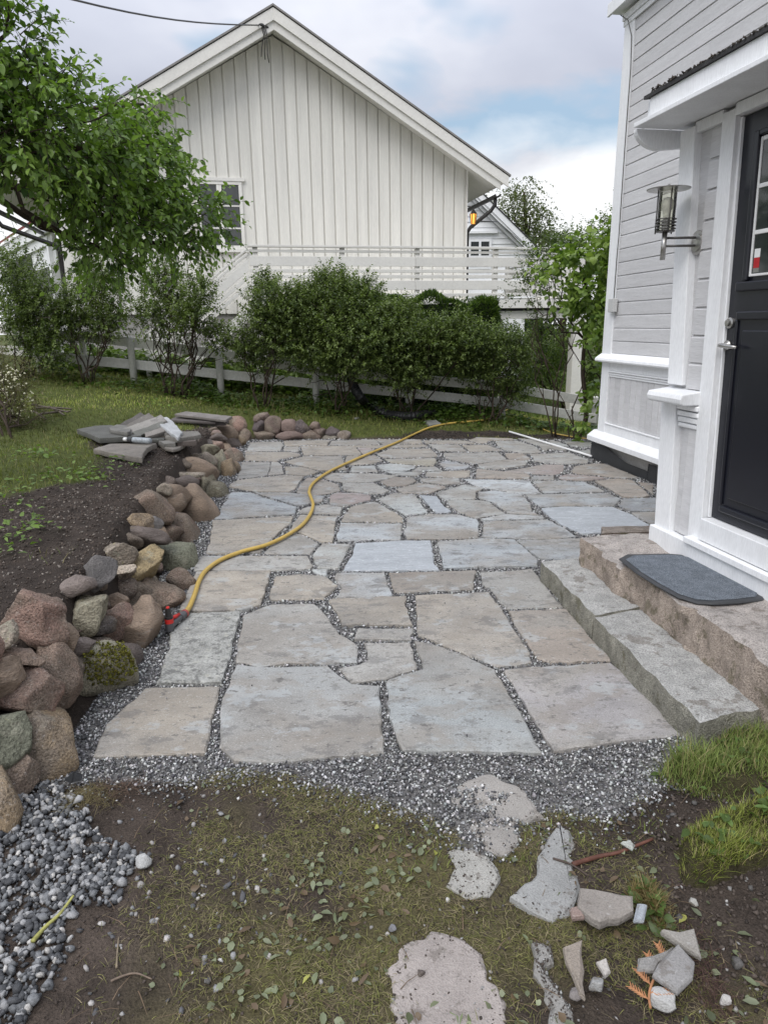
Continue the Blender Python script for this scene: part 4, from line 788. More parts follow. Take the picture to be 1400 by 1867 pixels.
nb_('deck_edge_beam', -.03, 6.53, -.02, .025, 1.88, 2.04); nb_('joist_shadow_board', 0, 6.5, .3, .36, 1.80, 2.003, m_black)
nb_('carrier_beam', 0, 6.6, .10, .24, 1.68, 1.83)
for i in range(9): nb_('joist', .1 + i * .78, .15 + i * .78, .37, 2.0, 1.83, 2.003)
nb_('deck_post', 6.42, 6.70, .06, .28, -.7, 1.679); nb_('deck_post', 5.30, 5.5, 1.7, 1.9, -.6, 1.829); nb_('deck_post', .0, .18, .1, .26, -.2, 1.679); nb_('deck_post', 3.2, 3.36, .1, .26, -.2, 1.679)
# stair going down to the left in the plane of the deck front
ang = .78
def st(t, w, off): return (-t * 1.0, w, 2.0 - t * ang + off)
def sbar(name, t0, t1, v0, v1, o0, o1):
    MB().hexa([fn(*st(t0, v0, o0)), fn(*st(t1, v0, o0)), fn(*st(t1, v1, o0)), fn(*st(t0, v1, o0)), fn(*st(t0, v0, o1)), fn(*st(t1, v0, o1)), fn(*st(t1, v1, o1)), fn(*st(t0, v1, o1))]).build(name, m_ivory2, deck, bev=.004)
for v in (-.02, 1.0):
    sbar('stair_handrail', .05, 1.95, v - .04, v + .05, .96, 1.0)
    for o0, o1 in ((.87, .92), (.60, .80), (.47, .55), (.33, .41)): sbar('stair_slat', .05, 1.95, v - .025, v, o0, o1)
    sbar('stair_stringer', .0, 2.05, v, v + .045, -.22, .03); nb_('stair_post', -1.98, -1.89, v, v + .09, .2, 1.5)
for i in range(8): nb_('stair_tread', -.26 * (i + 1), -.26 * i - .01, .05, 1.0, 1.80 - i * .2, 1.84 - i * .2)

# ------------------------------------------------------------------ white house behind the deck, shed with red tiles on the left
fh = thing('far_gable_house', 'white lap boarded house with a steep gable seen beyond the deck railing', 'house', (1, 24, 0))
YF = 24.
def fz(px, py): p = atY(px, py, YF); return p.x, p.z
ax, az = fz(775, 268); ex, ez = fz(962, 452); sl2 = (az - ez) / (ex - ax); lx = ax - (ex - ax)
mb = MB(); pr = [(lx, -.6), (ex, -.6), (ex, ez - .1), (ax, az - .1), (lx, ez - .1)]
mb.add([(x, YF + .05, z) for x, z in pr] + [(x, YF + 9, z) for x, z in pr], [(0, 1, 2, 3, 4), (9, 8, 7, 6, 5)] + [(i, i + 5, (i + 1) % 5 + 5, (i + 1) % 5) for i in range(5)]); mb.build('wall', m_white, fh)
zz = 2.4
while zz < az - .5:
    xe = ax + (az - .25 - zz) / sl2; xl = max(lx, 2 * ax - xe); h = .17
    MB().hexa([(max(xl, -1), YF, zz), (xe, YF, zz), (xe, YF + .049, zz), (max(xl, -1), YF + .049, zz), (max(xl, -1), YF + .03, zz + h), (xe - h / sl2, YF + .03, zz + h), (xe - h / sl2, YF + .049, zz + h), (max(xl, -1), YF + .049, zz + h)]).build('lap_board', m_white, fh); zz += h + .002
for d0, v0, v1, w in ((0, -.42, -.38, .22), (.16, -.37, -.33, .16), (.30, -.2, -.04, .1)):
    for sgn in (1, -1):
        e = (ex - ax + .45) * sgn; y0 = az + .15 - d0
        MB().add([(ax, YF + v0, y0), (ax + e, YF + v0, y0 - abs(e) * sl2), (ax + e, YF + v0, y0 - abs(e) * sl2 - w), (ax, YF + v0, y0 - w), (ax, YF + v1, y0), (ax + e, YF + v1, y0 - abs(e) * sl2), (ax + e, YF + v1, y0 - abs(e) * sl2 - w), (ax, YF + v1, y0 - w)], [(0, 1, 2, 3), (7, 6, 5, 4), (0, 4, 5, 1), (1, 5, 6, 2), (2, 6, 7, 3), (3, 7, 4, 0)]).build('barge_board', m_white, fh)
for sgn in (1, -1):
    e = (ex - ax + .5) * sgn; MB().add([(ax, YF - .45, az + .2), (ax + e, YF - .45, az + .2 - abs(e) * sl2), (ax + e, YF + 9, az + .2 - abs(e) * sl2), (ax, YF + 9, az + .2), (ax, YF - .45, az + .16), (ax + e, YF - .45, az + .16 - abs(e) * sl2), (ax + e, YF + 9, az + .16 - abs(e) * sl2), (ax, YF + 9, az + .16)], [(0, 1, 2, 3), (7, 6, 5, 4), (0, 4, 5, 1), (1, 5, 6, 2), (2, 6, 7, 3), (3, 7, 4, 0)]).build('roof', m_tar, fh)
(wx0, wz1), (wx1, wz0) = fz(858, 441), fz(890, 486)
w_ = MB().box(wx0 - .08, wx1 + .08, YF - .05, YF + .02, wz0 - .08, wz1 + .08).build('window', m_white, fh); MB().box(wx0 - .25, wx1 + .25, YF - .12, YF + .02, wz1 + .25, wz1 + .32).build('window_head', m_white, fh)
xm = (wx0 + wx1) / 2; zm = wz0 + (wz1 - wz0) * .4
for a, b in ((wx0, xm - .04), (xm + .04, wx1)):
    for q, r_ in ((wz0, zm - .04), (zm + .04, wz1)): MB().box(a, b, YF - .06, YF - .051, q, r_).build('pane', m_glassd, w_)
cbl2 = MB().tube([fn(5.0, 2.0, 3.75) , (2.9, 18, 4.0), atY(960, 450, 23.5)], .012, 5).build('far_cable', m_black, smooth=True); tag(cbl2, 'thin dark cable sagging from the ivory house corner towards the far white house', 'cable')
# left shed
e1, e2 = atY(84, 402, 17), atY(0, 444, 22.3); dv = (e2 - e1); dv.z = 0; dv.normalize(); nv = Vector((-dv.y, dv.x, 0)); nv = nv if nv.dot(Vector((0, -1, 0))) > 0 else -nv
def fs(a, b, z): p = e1 + dv * a + nv * b; return (p.x, p.y, z)
shed = thing('tiled_shed', 'white open shed with red tiled roof behind the apple tree at the left edge', 'shed', fs(3, -2, 0)); ze = e1.z
MB().fbox(fs, -.3, 9, -.0, .06, ze - .28, ze).build('fascia', m_white, shed); MB().fbox(fs, -.3, 9, -.08, -.02, ze - .5, ze - .24).build('fascia', m_white, shed)
for k in range(9):
    for j in range(30):
        if j % 1 == 0:
            a0 = -.35 + j * .31; b0 = .14 - k * .36; z0 = ze + .02 + k * .25
            MB().hexa([fs(a0, b0, z0), fs(a0 + .30, b0, z0), fs(a0 + .30, b0 - .40, z0 + .27), fs(a0, b0 - .40, z0 + .27), fs(a0, b0, z0 + .05), fs(a0 + .30, b0, z0 + .03), fs(a0 + .30, b0 - .40, z0 + .30), fs(a0, b0 - .40, z0 + .32)]).build('roof_tile', m_tile, shed)
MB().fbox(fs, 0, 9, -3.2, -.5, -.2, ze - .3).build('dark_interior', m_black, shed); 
for k in range(14): MB().fbox(fs, -.2 + k * .2, -.01 + k * .2, -.14, -.09, ze - .95, ze - .3).build('wall_board', m_white, shed)
MB().fbox(fs, .12, .30, -.2, .0, 0, ze - .3).build('corner_post', m_white, shed)

# ------------------------------------------------------------------ rail fence
fence = thing('rail_fence', 'low white two rail board fence running along the shrubs below the deck', 'fence', (0, 11.6, .2))
FP = [(-75, 590, 632), (60, 606, 642), (145, 614, 656), (240, 624, 664), (400, 645, 682), (575, 676, 700), (745, 690, 717), (915, 705, 735), (1088, 734, 764)]
pts = [(atY(x, yu, 11.6), atY(x, yl, 11.6)) for x, yu, yl in FP]
for (ua, la), (ub, lb) in zip(pts[:-1], pts[1:]):
    for p, q in ((ua, ub), (la, lb)):
        h = .078; MB().hexa([(p.x, 11.6, p.z - h), (q.x - .006, 11.6, q.z - h), (q.x - .006, 11.628, q.z - h), (p.x, 11.628, p.z - h), (p.x, 11.6, p.z + h), (q.x - .006, 11.6, q.z + h), (q.x - .006, 11.628, q.z + h), (p.x, 11.628, p.z + h)]).build('rail', m_fence, fence, bev=.006)
for (ua, la), front in zip(pts, (0, 0, 0, 1, 1, 1, 0, 1, 0)):
    yy = 11.54 if front else 11.69; g0 = gz(ua.x, yy) - .1
    MB().lathe((ua.x, yy, 0), [(.056, g0), (.056, ua.z + .05), (.045, ua.z + .085), (.02, ua.z + .10)], 14).build('post', m_fence, fence, smooth=True)

# ------------------------------------------------------------------ hoses and pipes
def smooth_path(pts, n=8):
    P = [Vector(p) for p in pts]; out = []
    for i in range(len(P) - 1):
        p0, p1, p2, p3 = P[max(i - 1, 0)], P[i], P[i + 1], P[min(i + 2, len(P) - 1)]
        for k in range(n):
            t = k / n; out.append(.5 * ((2 * p1) + (p2 - p0) * t + (2 * p0 - 5 * p1 + 4 * p2 - p3) * t * t + (3 * p1 - p0 - 3 * p2 + p3) * t ** 3))
    return out + [P[-1]]
hose = thing('garden_hose', 'yellow garden hose snaking over the slabs with a red and grey spray gun', 'hose', at(560, 920))
RH = .0150
pp = [at(x, y, RH + .005) for x, y in [(337, 1122), (346, 1106), (356, 1082), (363, 1060), (376, 1040), (402, 1021), (440, 1006), (487, 993), (525, 975), (552, 956), (566, 937), (571, 920), (567, 907), (564, 895), (573, 879), (600, 860), (640, 841), (680, 824), (720, 808), (752, 793)]]
pp += [gnd(x, y, RH + .012) for x, y in [(782, 780), (815, 773), (845, 770), (872, 767), (890, 763), (908, 754), (925, 747)]]
pp[0].z = .03
MB().tube(smooth_path(pp), RH, 10).build('hose', m_hose, hose, smooth=True)
def gun():
    e = pp[0]; hd = at(312, 1140, .028); d = (hd - e); d.z = 0; d.normalize(); T = MB()
    m_g = M('grey gun plastic', (.09, .09, .095), .45, .05, bump=0); m_r = M('red gun plastic', (.55, .03, .025), .4, .05, bump=0)
    body = MB().tube([e - d * .005, e + d * .05], [.021, .021], 12).tube([e + d * .05, e + d * .10, e + d * .165], [.017, .020, .024], 12); body.build('spray_gun', m_g, hose, smooth=False)
    sg = hose.children[-1]
    b = e + d * .165; b.z = .0; MB().tube([b + Vector((0, 0, .006)), b + Vector((0, 0, .075))], [.024, .022], 14).build('nozzle_head', m_g, sg)
    MB().tube([b + Vector((0, 0, .076)), b + Vector((0, 0, .088)) , b + Vector((0, 0, .089)), b + Vector((0, 0, .135))], [.023, .023, .017, .014], 14).build('nozzle', m_black, sg)
    MB().tube([b + Vector((0, 0, .136)), b + Vector((0, 0, .142))], [.010, .009], 12).build('nozzle_tip', m_r, sg); MB().tube([b + Vector((0, 0, .050)), b + Vector((0, 0, .0745))], [.0245, .0235], 14).build('nozzle_ring', m_r, sg)
    MB().tube([e + d * .055 + Vector((0, 0, .022)), e + d * .10 + Vector((0, 0, .026)), e + d * .15 + Vector((0, 0, .040))], [.008, .011, .010], 8).build('trigger', m_r, sg, smooth=True)
    MB().tube([e - d * .012, e + d * .004], [.0235, .0235], 12).build('coupling', M('orange coupling', (.35, .07, .06), .5, .05, bump=0), sg)
gun()
q = MB().tube(smooth_path([gnd(x, y, .02) for x, y in [(950, 754), (968, 768), (990, 783), (1012, 791), (1040, 796), (1068, 800)]]), .010, 6).build('yellow_cord', m_hose, smooth=True); tag(q, 'thin yellow cord lying in the grass by the fence and house corner', 'cord')
q = MB().tube(smooth_path([at(x, y, .014) for x, y in [(928, 787), (945, 792), (975, 801), (1005, 810), (1035, 819), (1062, 827), (1078, 832)]]), .015, 8).build('white_hose', m_pvc, smooth=True); tag(q, 'white hose lying across the back right corner of the paving', 'hose')
def drain():
    P = smooth_path([atY(641, 690, 11.35), atY(646, 706, 11.2), atY(657, 724, 11.05), gnd(672, 741, .07), gnd(695, 752, .07), gnd(722, 758, .07), gnd(755, 759, .07), gnd(792, 753, .07)], 14)
    r = [.078 if i % 2 else .066 for i in range(len(P))]; q = MB().tube(P, r, 12).build('drain_pipe', M('black corrugated pipe', (.012, .012, .013), .5, .1, bump=0), smooth=False); tag(q, 'black corrugated drain pipe curling out of the fence on to the grass', 'pipe')
drain()

# ------------------------------------------------------------------ spare slates on the lawn
def px2(crop, s, z):
    ox, oy, sc = crop; return [tuple(at(float(a.split(',')[0]) / sc + ox, float(a.split(',')[1]) / sc + oy, z)[:2]) for a in s.split()]
C7 = (130, 730, 4.667)
PZ = .40
def slate(label, s, z, th, col, crop=C7, tilt=(0, 0), seed=0, group='spare slates heaped on the lawn', mat=None, step=.06, name='slate_slab', cat='stone slab'):
    P = px2(crop, s, z); o = plate(name, P, z, th, mat or m_slate, None, tuple(np.array(col) * .85), ch=.006, tilt=tilt, seed=seed, step=step, amp=.004, org=(np.mean([p[0] for p in P]), np.mean([p[1] for p in P]), z - th)); tag(o, label, cat, group); return o
def lean(label, px, py, z, L, Wd, th, yaw, pitch, roll, col, seed):
    """a narrow slate lying tilted on the heap"""
    c = at(px, py, z); r = np.random.default_rng(seed)
    P = [(-L / 2, -Wd / 2), (L / 2, -Wd / 2 * r.uniform(.6, 1)), (L / 2 * r.uniform(.9, 1), Wd / 2), (-L / 2 * r.uniform(.8, 1), Wd / 2 * r.uniform(.7, 1))]
    o = plate('slate_slab', P, th / 2, th, m_slate, None, tuple(np.array(col) * .85), ch=.005, seed=seed, step=.05, amp=.004, org=(0, 0, 0)); o.location = c; o.rotation_euler = (R(roll), R(pitch), R(yaw)); tag(o, label, 'stone slab', 'spare slates heaped on the lawn'); return o
gd, gl, gt = (.12, .12, .108), (.34, .34, .33), (.25, .225, .195)
slate('long dark slate at the left end of the heap, lying flat with a thick edge', '50,245 200,215 340,208 470,240 605,278 600,300 240,320 200,300 110,265', PZ + .12, .055, gd, seed=1)
slate('tan slate lying in front of the heap with a concave right edge', '193,412 260,390 330,368 480,366 725,366 690,378 650,400 620,440 600,490 440,460 300,436', PZ + .075, .05, gt, seed=2)
slate('small grey slate resting on top of the long dark one', '323,228 390,204 470,212 512,240 505,262 480,270 400,258 335,246', PZ + .165, .04, (.18, .175, .16), seed=3)
slate('whitish slate tilted on the right side of the heap', '722,192 820,180 880,202 946,240 905,268 820,238 760,218', PZ + .185, .035, (.50, .51, .51), tilt=(-.10, .10), seed=4)
slate('broad grey slate under the whitish one at the right end of the heap', '800,300 930,262 1085,262 1105,285 1060,300 900,322', PZ + .115, .045, (.23, .215, .19), seed=5)
slate('dark brown slate beneath the broad grey one at the right end', '890,322 1075,305 1060,345 900,350', PZ + .075, .05, (.15, .125, .11), seed=6)
slate('pale kite shaped slate flat on the soil in front of the heap', '738,362 850,364 968,374 925,402 868,416 800,404', PZ + .03, .03, gt, seed=7)
slate('thin dark slate sticking out under the leaning ones beside the bottle', '585,306 720,305 800,318 790,332 680,330', PZ + .085, .035, gd, seed=8)
slate('short thick slate just right of the thin dark one', '745,342 880,336 896,348 885,362 790,364', PZ + .07, .045, (.22, .21, .19), seed=9)
lean('rearmost narrow slate standing up at the back of the heap', 240, 770, PZ + .17, .36, .12, .030, 48, -20, 28, (.12, .11, .10), 11)
lean('second narrow slate from the back of the heap, pale edged', 251, 773, PZ + .17, .40, .12, .030, 46, -20, 28, (.19, .175, .155), 12)
lean('pale topped slate leaning across the middle of the heap', 263, 777, PZ + .18, .46, .18, .035, 32, -15, 18, (.29, .275, .25), 13)
lean('brown edged slate leaning in the front middle of the heap', 274, 784, PZ + .15, .36, .10, .035, 36, -14, 26, (.17, .17, .15), 14)
lean('small slate leaning at the foot of the heap under the whitish one', 286, 789, PZ + .13, .26, .12, .04, 28, -12, 18, (.23, .21, .19), 15)
lean('stubby pale slate wedged beneath the whitish slate', 308, 789, PZ + .12, .24, .14, .04, -15, 6, 8, (.31, .29, .265), 16)
g2 = 'thin slates in the small second heap by the wall'
for lab, px, py, z, L, Wd, yw, pt, c in (('topmost long thin slate of the small second heap', 372, 759, .44, .75, .22, -16, 5, (.22, .20, .185)), ('middle dark slate of the small second heap', 356, 766, .39, .62, .25, -6, 3, (.13, .115, .11)), ('lower purple grey slate of the small second heap', 382, 769, .36, .50, .20, -8, 4, (.20, .17, .165)), ('bottom slate of the small second heap, half on the grass', 366, 773, .325, .45, .22, -6, 2, (.24, .23, .21))):
    o = lean(lab, px, py, z, L, Wd, .035, yw, pt, 6, c, int(px)); o['group'] = g2
for lab, s, z in (('weathered grey slate lying in the grass behind the cobbles', '565,748 600,743 625,748 615,753 580,754', .17), ('narrow slate propped on the other one behind the cobbles', '598,740 606,739 655,757 648,759', .20), ('small dark slab lying alone on the back lawn near the hose', '773,768 795,766 804,771 782,773', .10)):
    slate(lab, s, z, .035, (.26, .265, .25), (0, 0, 1.), seed=int(z * 100), group='slates left on the back lawn', tilt=(0, .05))
def bottle():
    c = at(246, 802, PZ + .115); ax = Vector((1, -.28, -.03)).normalized(); T = thing('sealant_bottle', 'small white and black bottle lying between the heap and the tan slate', 'bottle', c)
    MB().lathe(c, [(.026, -.02), (.029, 0), (.029, .17), (.024, .185)], 16, ax).build('body', M('crinkled pale plastic', (.34, .37, .39), .3, .35, 40, bump=.5), T, smooth=True)
    MB().lathe(c - ax * .02, [(.012, -.065), (.025, -.055), (.028, -.02), (.028, 0)], 16, ax).build('cap', m_rubber, T, smooth=True); MB().lathe(c - ax * .095, [(.018, -.03), (.020, -.01), (.016, .012)], 14, ax).build('spout', m_pvc, T, smooth=True)
bottle()

# ------------------------------------------------------------------ foreground: old flagstones, broken tiles, sticks
m_flag = M('old concrete flag', (.34, .315, .29), .9, .16, 6, 220, .16, .9, .006, .2, obj=True, dots=[((.16, .14, .12), 18, .57, .55), ((.5, .49, .47), 60, .62, .4), ((.09, .08, .065), 7, .66, .6)])
FL = [('worn flagstone nearest the crushed stone, strewn with chips', '815,1455 845,1425 896,1408 925,1425 950,1433 990,1486 962,1496 940,1500 950,1520 947,1535 922,1556 885,1546 860,1520 850,1490', (.33, .31, .285)), ('small round flagstone left of the pointed one', '812,1551 861,1544 889,1559 912,1594 893,1630 853,1637 812,1612 825,1580', (.36, .35, .32)),
      ('pointed flagstone with a narrow tip between the soil and the moss', '1018,1494 1040,1512 1053,1540 1040,1560 1057,1607 1050,1640 1043,1662 1007,1676 965,1654 929,1632 968,1600 985,1550', (.31, .31, .30)), ('largest pinkish flagstone at the bottom edge of the picture', '732,1720 772,1708 807,1697 846,1712 878,1738 893,1784 925,1827 930,1880 905,1930 760,1930 721,1867 716,1815 704,1770', (.37, .33, .305)),
      ('narrow sunken flagstone half buried beside the tan shard', '971,1714 1003,1721 1011,1750 989,1760 1018,1800 1046,1843 1043,1890 1007,1890 993,1800 975,1754', (.30, .29, .27))]
for i, (lab, s, c) in enumerate(FL):
    z = .001; P = px2((0, 0, 1.), s, z); o = plate('flagstone', P, z, .05, m_flag, None, c, ch=.010, seed=60 + i, step=.022, amp=.0045, org=(np.mean([p[0] for p in P]), np.mean([p[1] for p in P]), z - .05)); tag(o, lab, 'flagstone', 'old flagstones in the trodden ground')
    SLAB_POLYS.append(np.array(P))
C9 = (900, 1300, 2.8)
for i, (lab, s, z, th, c, tl) in enumerate([('thick grey tile fragment propped on the soil below the dark red stick', '440,885 520,900 705,938 712,1000 640,1030 540,1058 500,1030 428,978', .045, .030, (.33, .30, .27), (.05, .08)), ('small pinkish tile chip wedged left of the thick fragment', '390,990 430,983 460,1035 400,1033', .030, .02, (.33, .25, .22), (.1, 0)), ('small bluish white tile chip right of the thick fragment', '730,972 783,985 762,1045 712,1040', .050, .012, (.42, .45, .48), (.2, .2)),
        ('tall tan tile spike pointing towards the bottom edge', '355,1190 450,1150 458,1300 460,1440 440,1420 400,1320', .040, .02, (.37, .32, .27), (.05, .0)), ('speckled triangular tile lying on the dark soil', '862,1112 1020,1094 1040,1150 1062,1222 960,1176', .045, .022, (.34, .32, .29), (-.05, .1)), ('grey broken tile under the orange cedar sprig', '940,1180 1022,1270 1012,1340 940,1400 820,1320 880,1240', .045, .018, (.34, .33, .32), (.05, .1)), ('flat grey tile piece left of the one under the sprig', '738,1245 880,1208 925,1200 820,1312 736,1300', .030, .015, (.30, .29, .275), (0, .05)),
        ('narrow pale tile chip between the tan spike and the grey tile', '525,1268 572,1252 596,1310 568,1326', .035, .015, (.50, .47, .43), (.1, .1)), ('pale greenish tile chip beside the dark red stick', '652,655 692,645 722,664 702,686', .045, .012, (.48, .50, .46), (0, .1))]):
    slate(lab, s, z, th, c, C9, tl, 80 + i, 'broken tile pieces on the soil', m_flag, .03, 'tile_shard', 'tile piece')
def pebble(lab, px, py, r, c, kd='a', g=None, name='pebble'):
    p = gnd(px, py); o = boulder(name, (0, 0, 0), (r, r * .8, r * .7), kd, c, None, int(px * 7 + py), ico=ICO2, mat=m_flag); o.location = p + Vector((0, 0, r * .45)); tag(o, lab, 'stone', g)
pebble('single bright white stone beside the coarse gravel', 263, 1584, .024, (.44, .44, .43)); pebble('white speckled stone chunk at the bottom right under the cedar sprig', 1205, 1845, .028, (.44, .435, .42)); pebble('dark brown pebble lying on the big pinkish flagstone', 768, 1782, .010, (.12, .10, .09)); pebble('grey pebble lying just above the big pinkish flagstone', 716, 1703, .011, (.2, .2, .21))
pebble('pale pebble half way down the dark soil at the right', 1262, 1657, .014, (.40, .39, .36)); pebble('pale pebble at the right bottom corner', 1320, 1835, .014, (.42, .40, .38)); pebble('grey white pebble just below the tan shard', 1085, 1815, .022, (.36, .36, .35)); pebble('dark pebble next to the narrow flagstone', 1047, 1832, .018, (.22, .2, .19))
def stick(lab, pxs, r, col, z=.012, name='stick', cat='stick'):
    P = [gnd(x, y, z) for x, y in pxs]; q = MB().tube(smooth_path(P, 5), list(np.linspace(r, r * .55, (len(P) - 1) * 5 + 1)), 7).build(name, M(name + ' skin', col, .7, .25, 30, bump=.3), smooth=True); tag(q, lab, cat)
stick('pale yellow green plant stalk lying on the coarse gravel', [(60, 1718), (85, 1692), (110, 1668), (135, 1636)], .0065, (.34, .33, .10), .022, 'plant_stalk', 'stalk')
stick('dark red brown stick on the soil above the tile fragments', [(1043, 1579), (1090, 1565), (1130, 1553), (1189, 1534)], .008, (.11, .045, .03)); stick('thin bent root on the bare soil at the left bottom', [(203, 1790), (225, 1780), (250, 1778), (278, 1786)], .0035, (.16, .12, .09), .008, 'root', 'root')
stick('thin upright root strand left of the middle', [(213, 1765), (215, 1735), (217, 1708)], .003, (.20, .16, .11), .008, 'root', 'root'); stick('straight twig pointing from the small tile chips to the soil', [(1008, 1566), (1040, 1578), (1072, 1600)], .004, (.07, .05, .04), .012, 'twig', 'twig')
stick('long thin twig lying on the grass at the left edge', [(0, 713), (20, 714), (42, 712)], .012, (.2, .16, .12), .25, 'twig', 'twig')
for i, (a, b) in enumerate((((60, 738), (125, 752)), ((66, 744), (132, 746)), ((75, 755), (130, 750)), ((62, 750), (85, 765)), ((90, 742), (118, 757)))):
    stick(('topmost stick of the small brushwood pile', 'second stick of the small brushwood pile', 'pale low stick of the brushwood pile', 'short stick at the left end of the brushwood pile', 'crossing stick in the middle of the brushwood pile')[i], [a, ((a[0] + b[0]) / 2, (a[1] + b[1]) / 2 - 1), b], .016, (.12, .095, .075), .05 + .02 * (i < 2))
    bpy.context.scene.objects[-1]['group'] = 'sticks of the small brushwood pile on the lawn'
def sprig():
    T = thing('cedar_sprig', 'dried orange cedar sprig lying on the broken tiles at bottom right', 'sprig', gnd(1195, 1800)); g = np.random.default_rng(2)
    m = M('dry orange scales', (.40, .19, .09), .8, .2, 40, bump=0)
    st = [(1185, 1838), (1183, 1810), (1195, 1780), (1215, 1755)]; P = smooth_path([gnd(x, y, .05) for x, y in st], 5); MB().tube(P, .003, 6).build('stem', m, T)
    for k, i0 in enumerate((3, 5, 7, 9, 11, 13, 15)):
        a = P[i0]; sd = 1 if k % 2 else -1; d = (P[min(i0 + 1, 15)] - P[max(i0 - 1, 0)]).normalized(); s = Vector((d.y, -d.x, 0)) * sd
        mb = MB(); e = a + (d * .6 + s).normalized() * .05; mb.tube([a, e], [.002, .001], 5)
        for j in range(6):
            b = a.lerp(e, .15 + .15 * j); 
            for q in (1, -1): w = (e - a).normalized(); o = Vector((w.y, -w.x, 0)) * q; mb.tube([b, b + (w * .8 + o * .7) * .014 + Vector((0, 0, .003))], [.0022, .0008], 4)
        mb.build('frond', m, T)
sprig()
q = MB().add([at(118, 1422, .03), at(135, 1406, .06), at(152, 1412, .03), at(150, 1424, .015), at(130, 1428, .012)], [(0, 1, 2, 3, 4)]).build('plastic_scrap', m_rubber, bev=0); so_ = q.modifiers.new('thick', 'SOLIDIFY'); so_.thickness = .002; tag(q, 'scrap of black membrane poking out of the gravel at the foot of the wall', 'plastic scrap')

# ------------------------------------------------------------------ foliage
def leaf_mesh(P, D, Nn, L, Wd, C, big=False):
    """P base, D direction, Nn normal; folded pointed leaves"""
    n = len(P); Sd = unit(np.cross(D, Nn)); Nn = unit(np.cross(Sd, D)); L = L[:, None]; Wd = Wd[:, None]
    if not big:
        v = np.stack([P, P + D * L * .45 + Sd * Wd * .5 + Nn * Wd * .16, P + D * L - Nn * L * .10, P + D * L * .45 - Sd * Wd * .5 + Nn * Wd * .16], 1)
        f = np.array([(0, 1, 2), (0, 2, 3)])
    else:
        m = P + D * L * .5 - Nn * Wd * .05
        v = np.stack([P, P + D * L * .22 + Sd * Wd * .40 + Nn * Wd * .10, P + D * L * .55 + Sd * Wd * .48 + Nn * Wd * .10, P + D * L * 1. - Nn * L * .16, P + D * L * .55 - Sd * Wd * .48 + Nn * Wd * .10, P + D * L * .22 - Sd * Wd * .40 + Nn * Wd * .10, m], 1)
        f = np.array([(0, 1, 6), (1, 2, 6), (2, 3, 6), (3, 4, 6), (4, 5, 6), (5, 0, 6)])
    k = v.shape[1]; Fc = (f[None] + (np.arange(n) * k)[:, None, None]).reshape(-1, 3)
    return v.reshape(-1, 3), Fc, np.repeat(C, k, 0)
def grow(blobs, ntw, tl, nl, L, Wd, up=.5, droop=.2, dark=(.03, .05, .012), light=(.09, .14, .03), seed=0, shell=.55, tipw=1.0, curl=.5):
    """twigs sprouting through ellipsoids (x, y, z, rx, ry, rz, weight); returns twig start/bend/end and leaves"""
    g = np.random.default_rng(seed); B = np.array(blobs, float); w = B[:, 6] * B[:, 3] * B[:, 5]; ids = g.choice(len(B), ntw, p=w / w.sum()); b = B[ids]
    d = unit(g.normal(size=(ntw, 3))); rad = (shell + (1 - shell) * g.uniform(size=ntw)) ; rad = np.where(g.uniform(size=ntw) < .25, g.uniform(.1, .7, ntw), rad)
    P = b[:, :3] + d * b[:, 3:6] * rad[:, None]
    D0 = unit(d * .8 + np.array([0, 0, up]) + g.normal(size=(ntw, 3)) * .45); Lt = tl * g.uniform(.6, 1.3, ntw)
    n = nl; t = np.linspace(.08, 1, n)[None, :] + g.uniform(-.04, .04, (ntw, n)); 
    pos = P[:, None] + D0[:, None] * (t * Lt[:, None])[..., None]; pos[..., 2] -= droop * Lt[:, None] * t ** 2
    sd = unit(np.cross(D0, g.normal(size=(ntw, 3)))); sd2 = np.cross(D0, sd); an = np.arange(n)[None, :] * 2.4 + g.uniform(0, 6, (ntw, 1))
    side = sd[:, None] * np.cos(an)[..., None] + sd2[:, None] * np.sin(an)[..., None]
    ld = unit(side * .9 + D0[:, None] * .65 + np.array([0, 0, -curl * .5]) + g.normal(size=side.shape) * .22)
    nn = unit(np.array([0, 0, 1.]) + g.normal(size=side.shape) * .5)
    LL = L * g.uniform(.6, 1.2, (ntw, n)) * (1 - .3 * (t > .85) * tipw)
    mixv = np.clip(g.uniform(0, 1, (ntw, 1)) * .55 + g.uniform(0, 1, (ntw, n)) * .35 + .25 * t - .12, 0, 1)[..., None]
    C = np.array(dark) * (1 - mixv) + np.array(light) * mixv
    return P, D0, Lt, pos.reshape(-1, 3), ld.reshape(-1, 3), nn.reshape(-1, 3), LL.ravel(), LL.ravel() * Wd / L, C.reshape(-1, 3)
def twig_tubes(P, D, Lt, droop, r=.0016):
    n = len(P); ts = np.array([0, .5, 1.]); side = unit(np.cross(D, np.array([.3, .2, 1]))); s2 = np.cross(D, side); V = []
    for t in ts:
        c = P + D * (Lt * t)[:, None]; c[:, 2] -= droop * Lt * t * t
        for k in range(3): a = 2.094 * k; V.append(c + (side * math.cos(a) + s2 * math.sin(a)) * r * (1 - .7 * t))
    V = np.stack(V, 1).reshape(-1, 3); f = []
    for i in (0, 3):
        for k in range(3): f.append((i + k, i + (k + 1) % 3, i + 3 + (k + 1) % 3, i + 3 + k))
    return V, (np.array(f)[None] + (np.arange(n) * 9)[:, None, None]).reshape(-1, 4)
def limb(mb, a, b, r0, r1, g, wob=.08, n=7):
    a, b = Vector(a), Vector(b); pts = [a.lerp(b, t) + Vector(g.normal(size=3)) * wob * math.sin(math.pi * t) * (b - a).length * .5 for t in np.linspace(0, 1, n)]
    mb.tube(pts, list(np.linspace(r0, r1, n)), 8); return pts
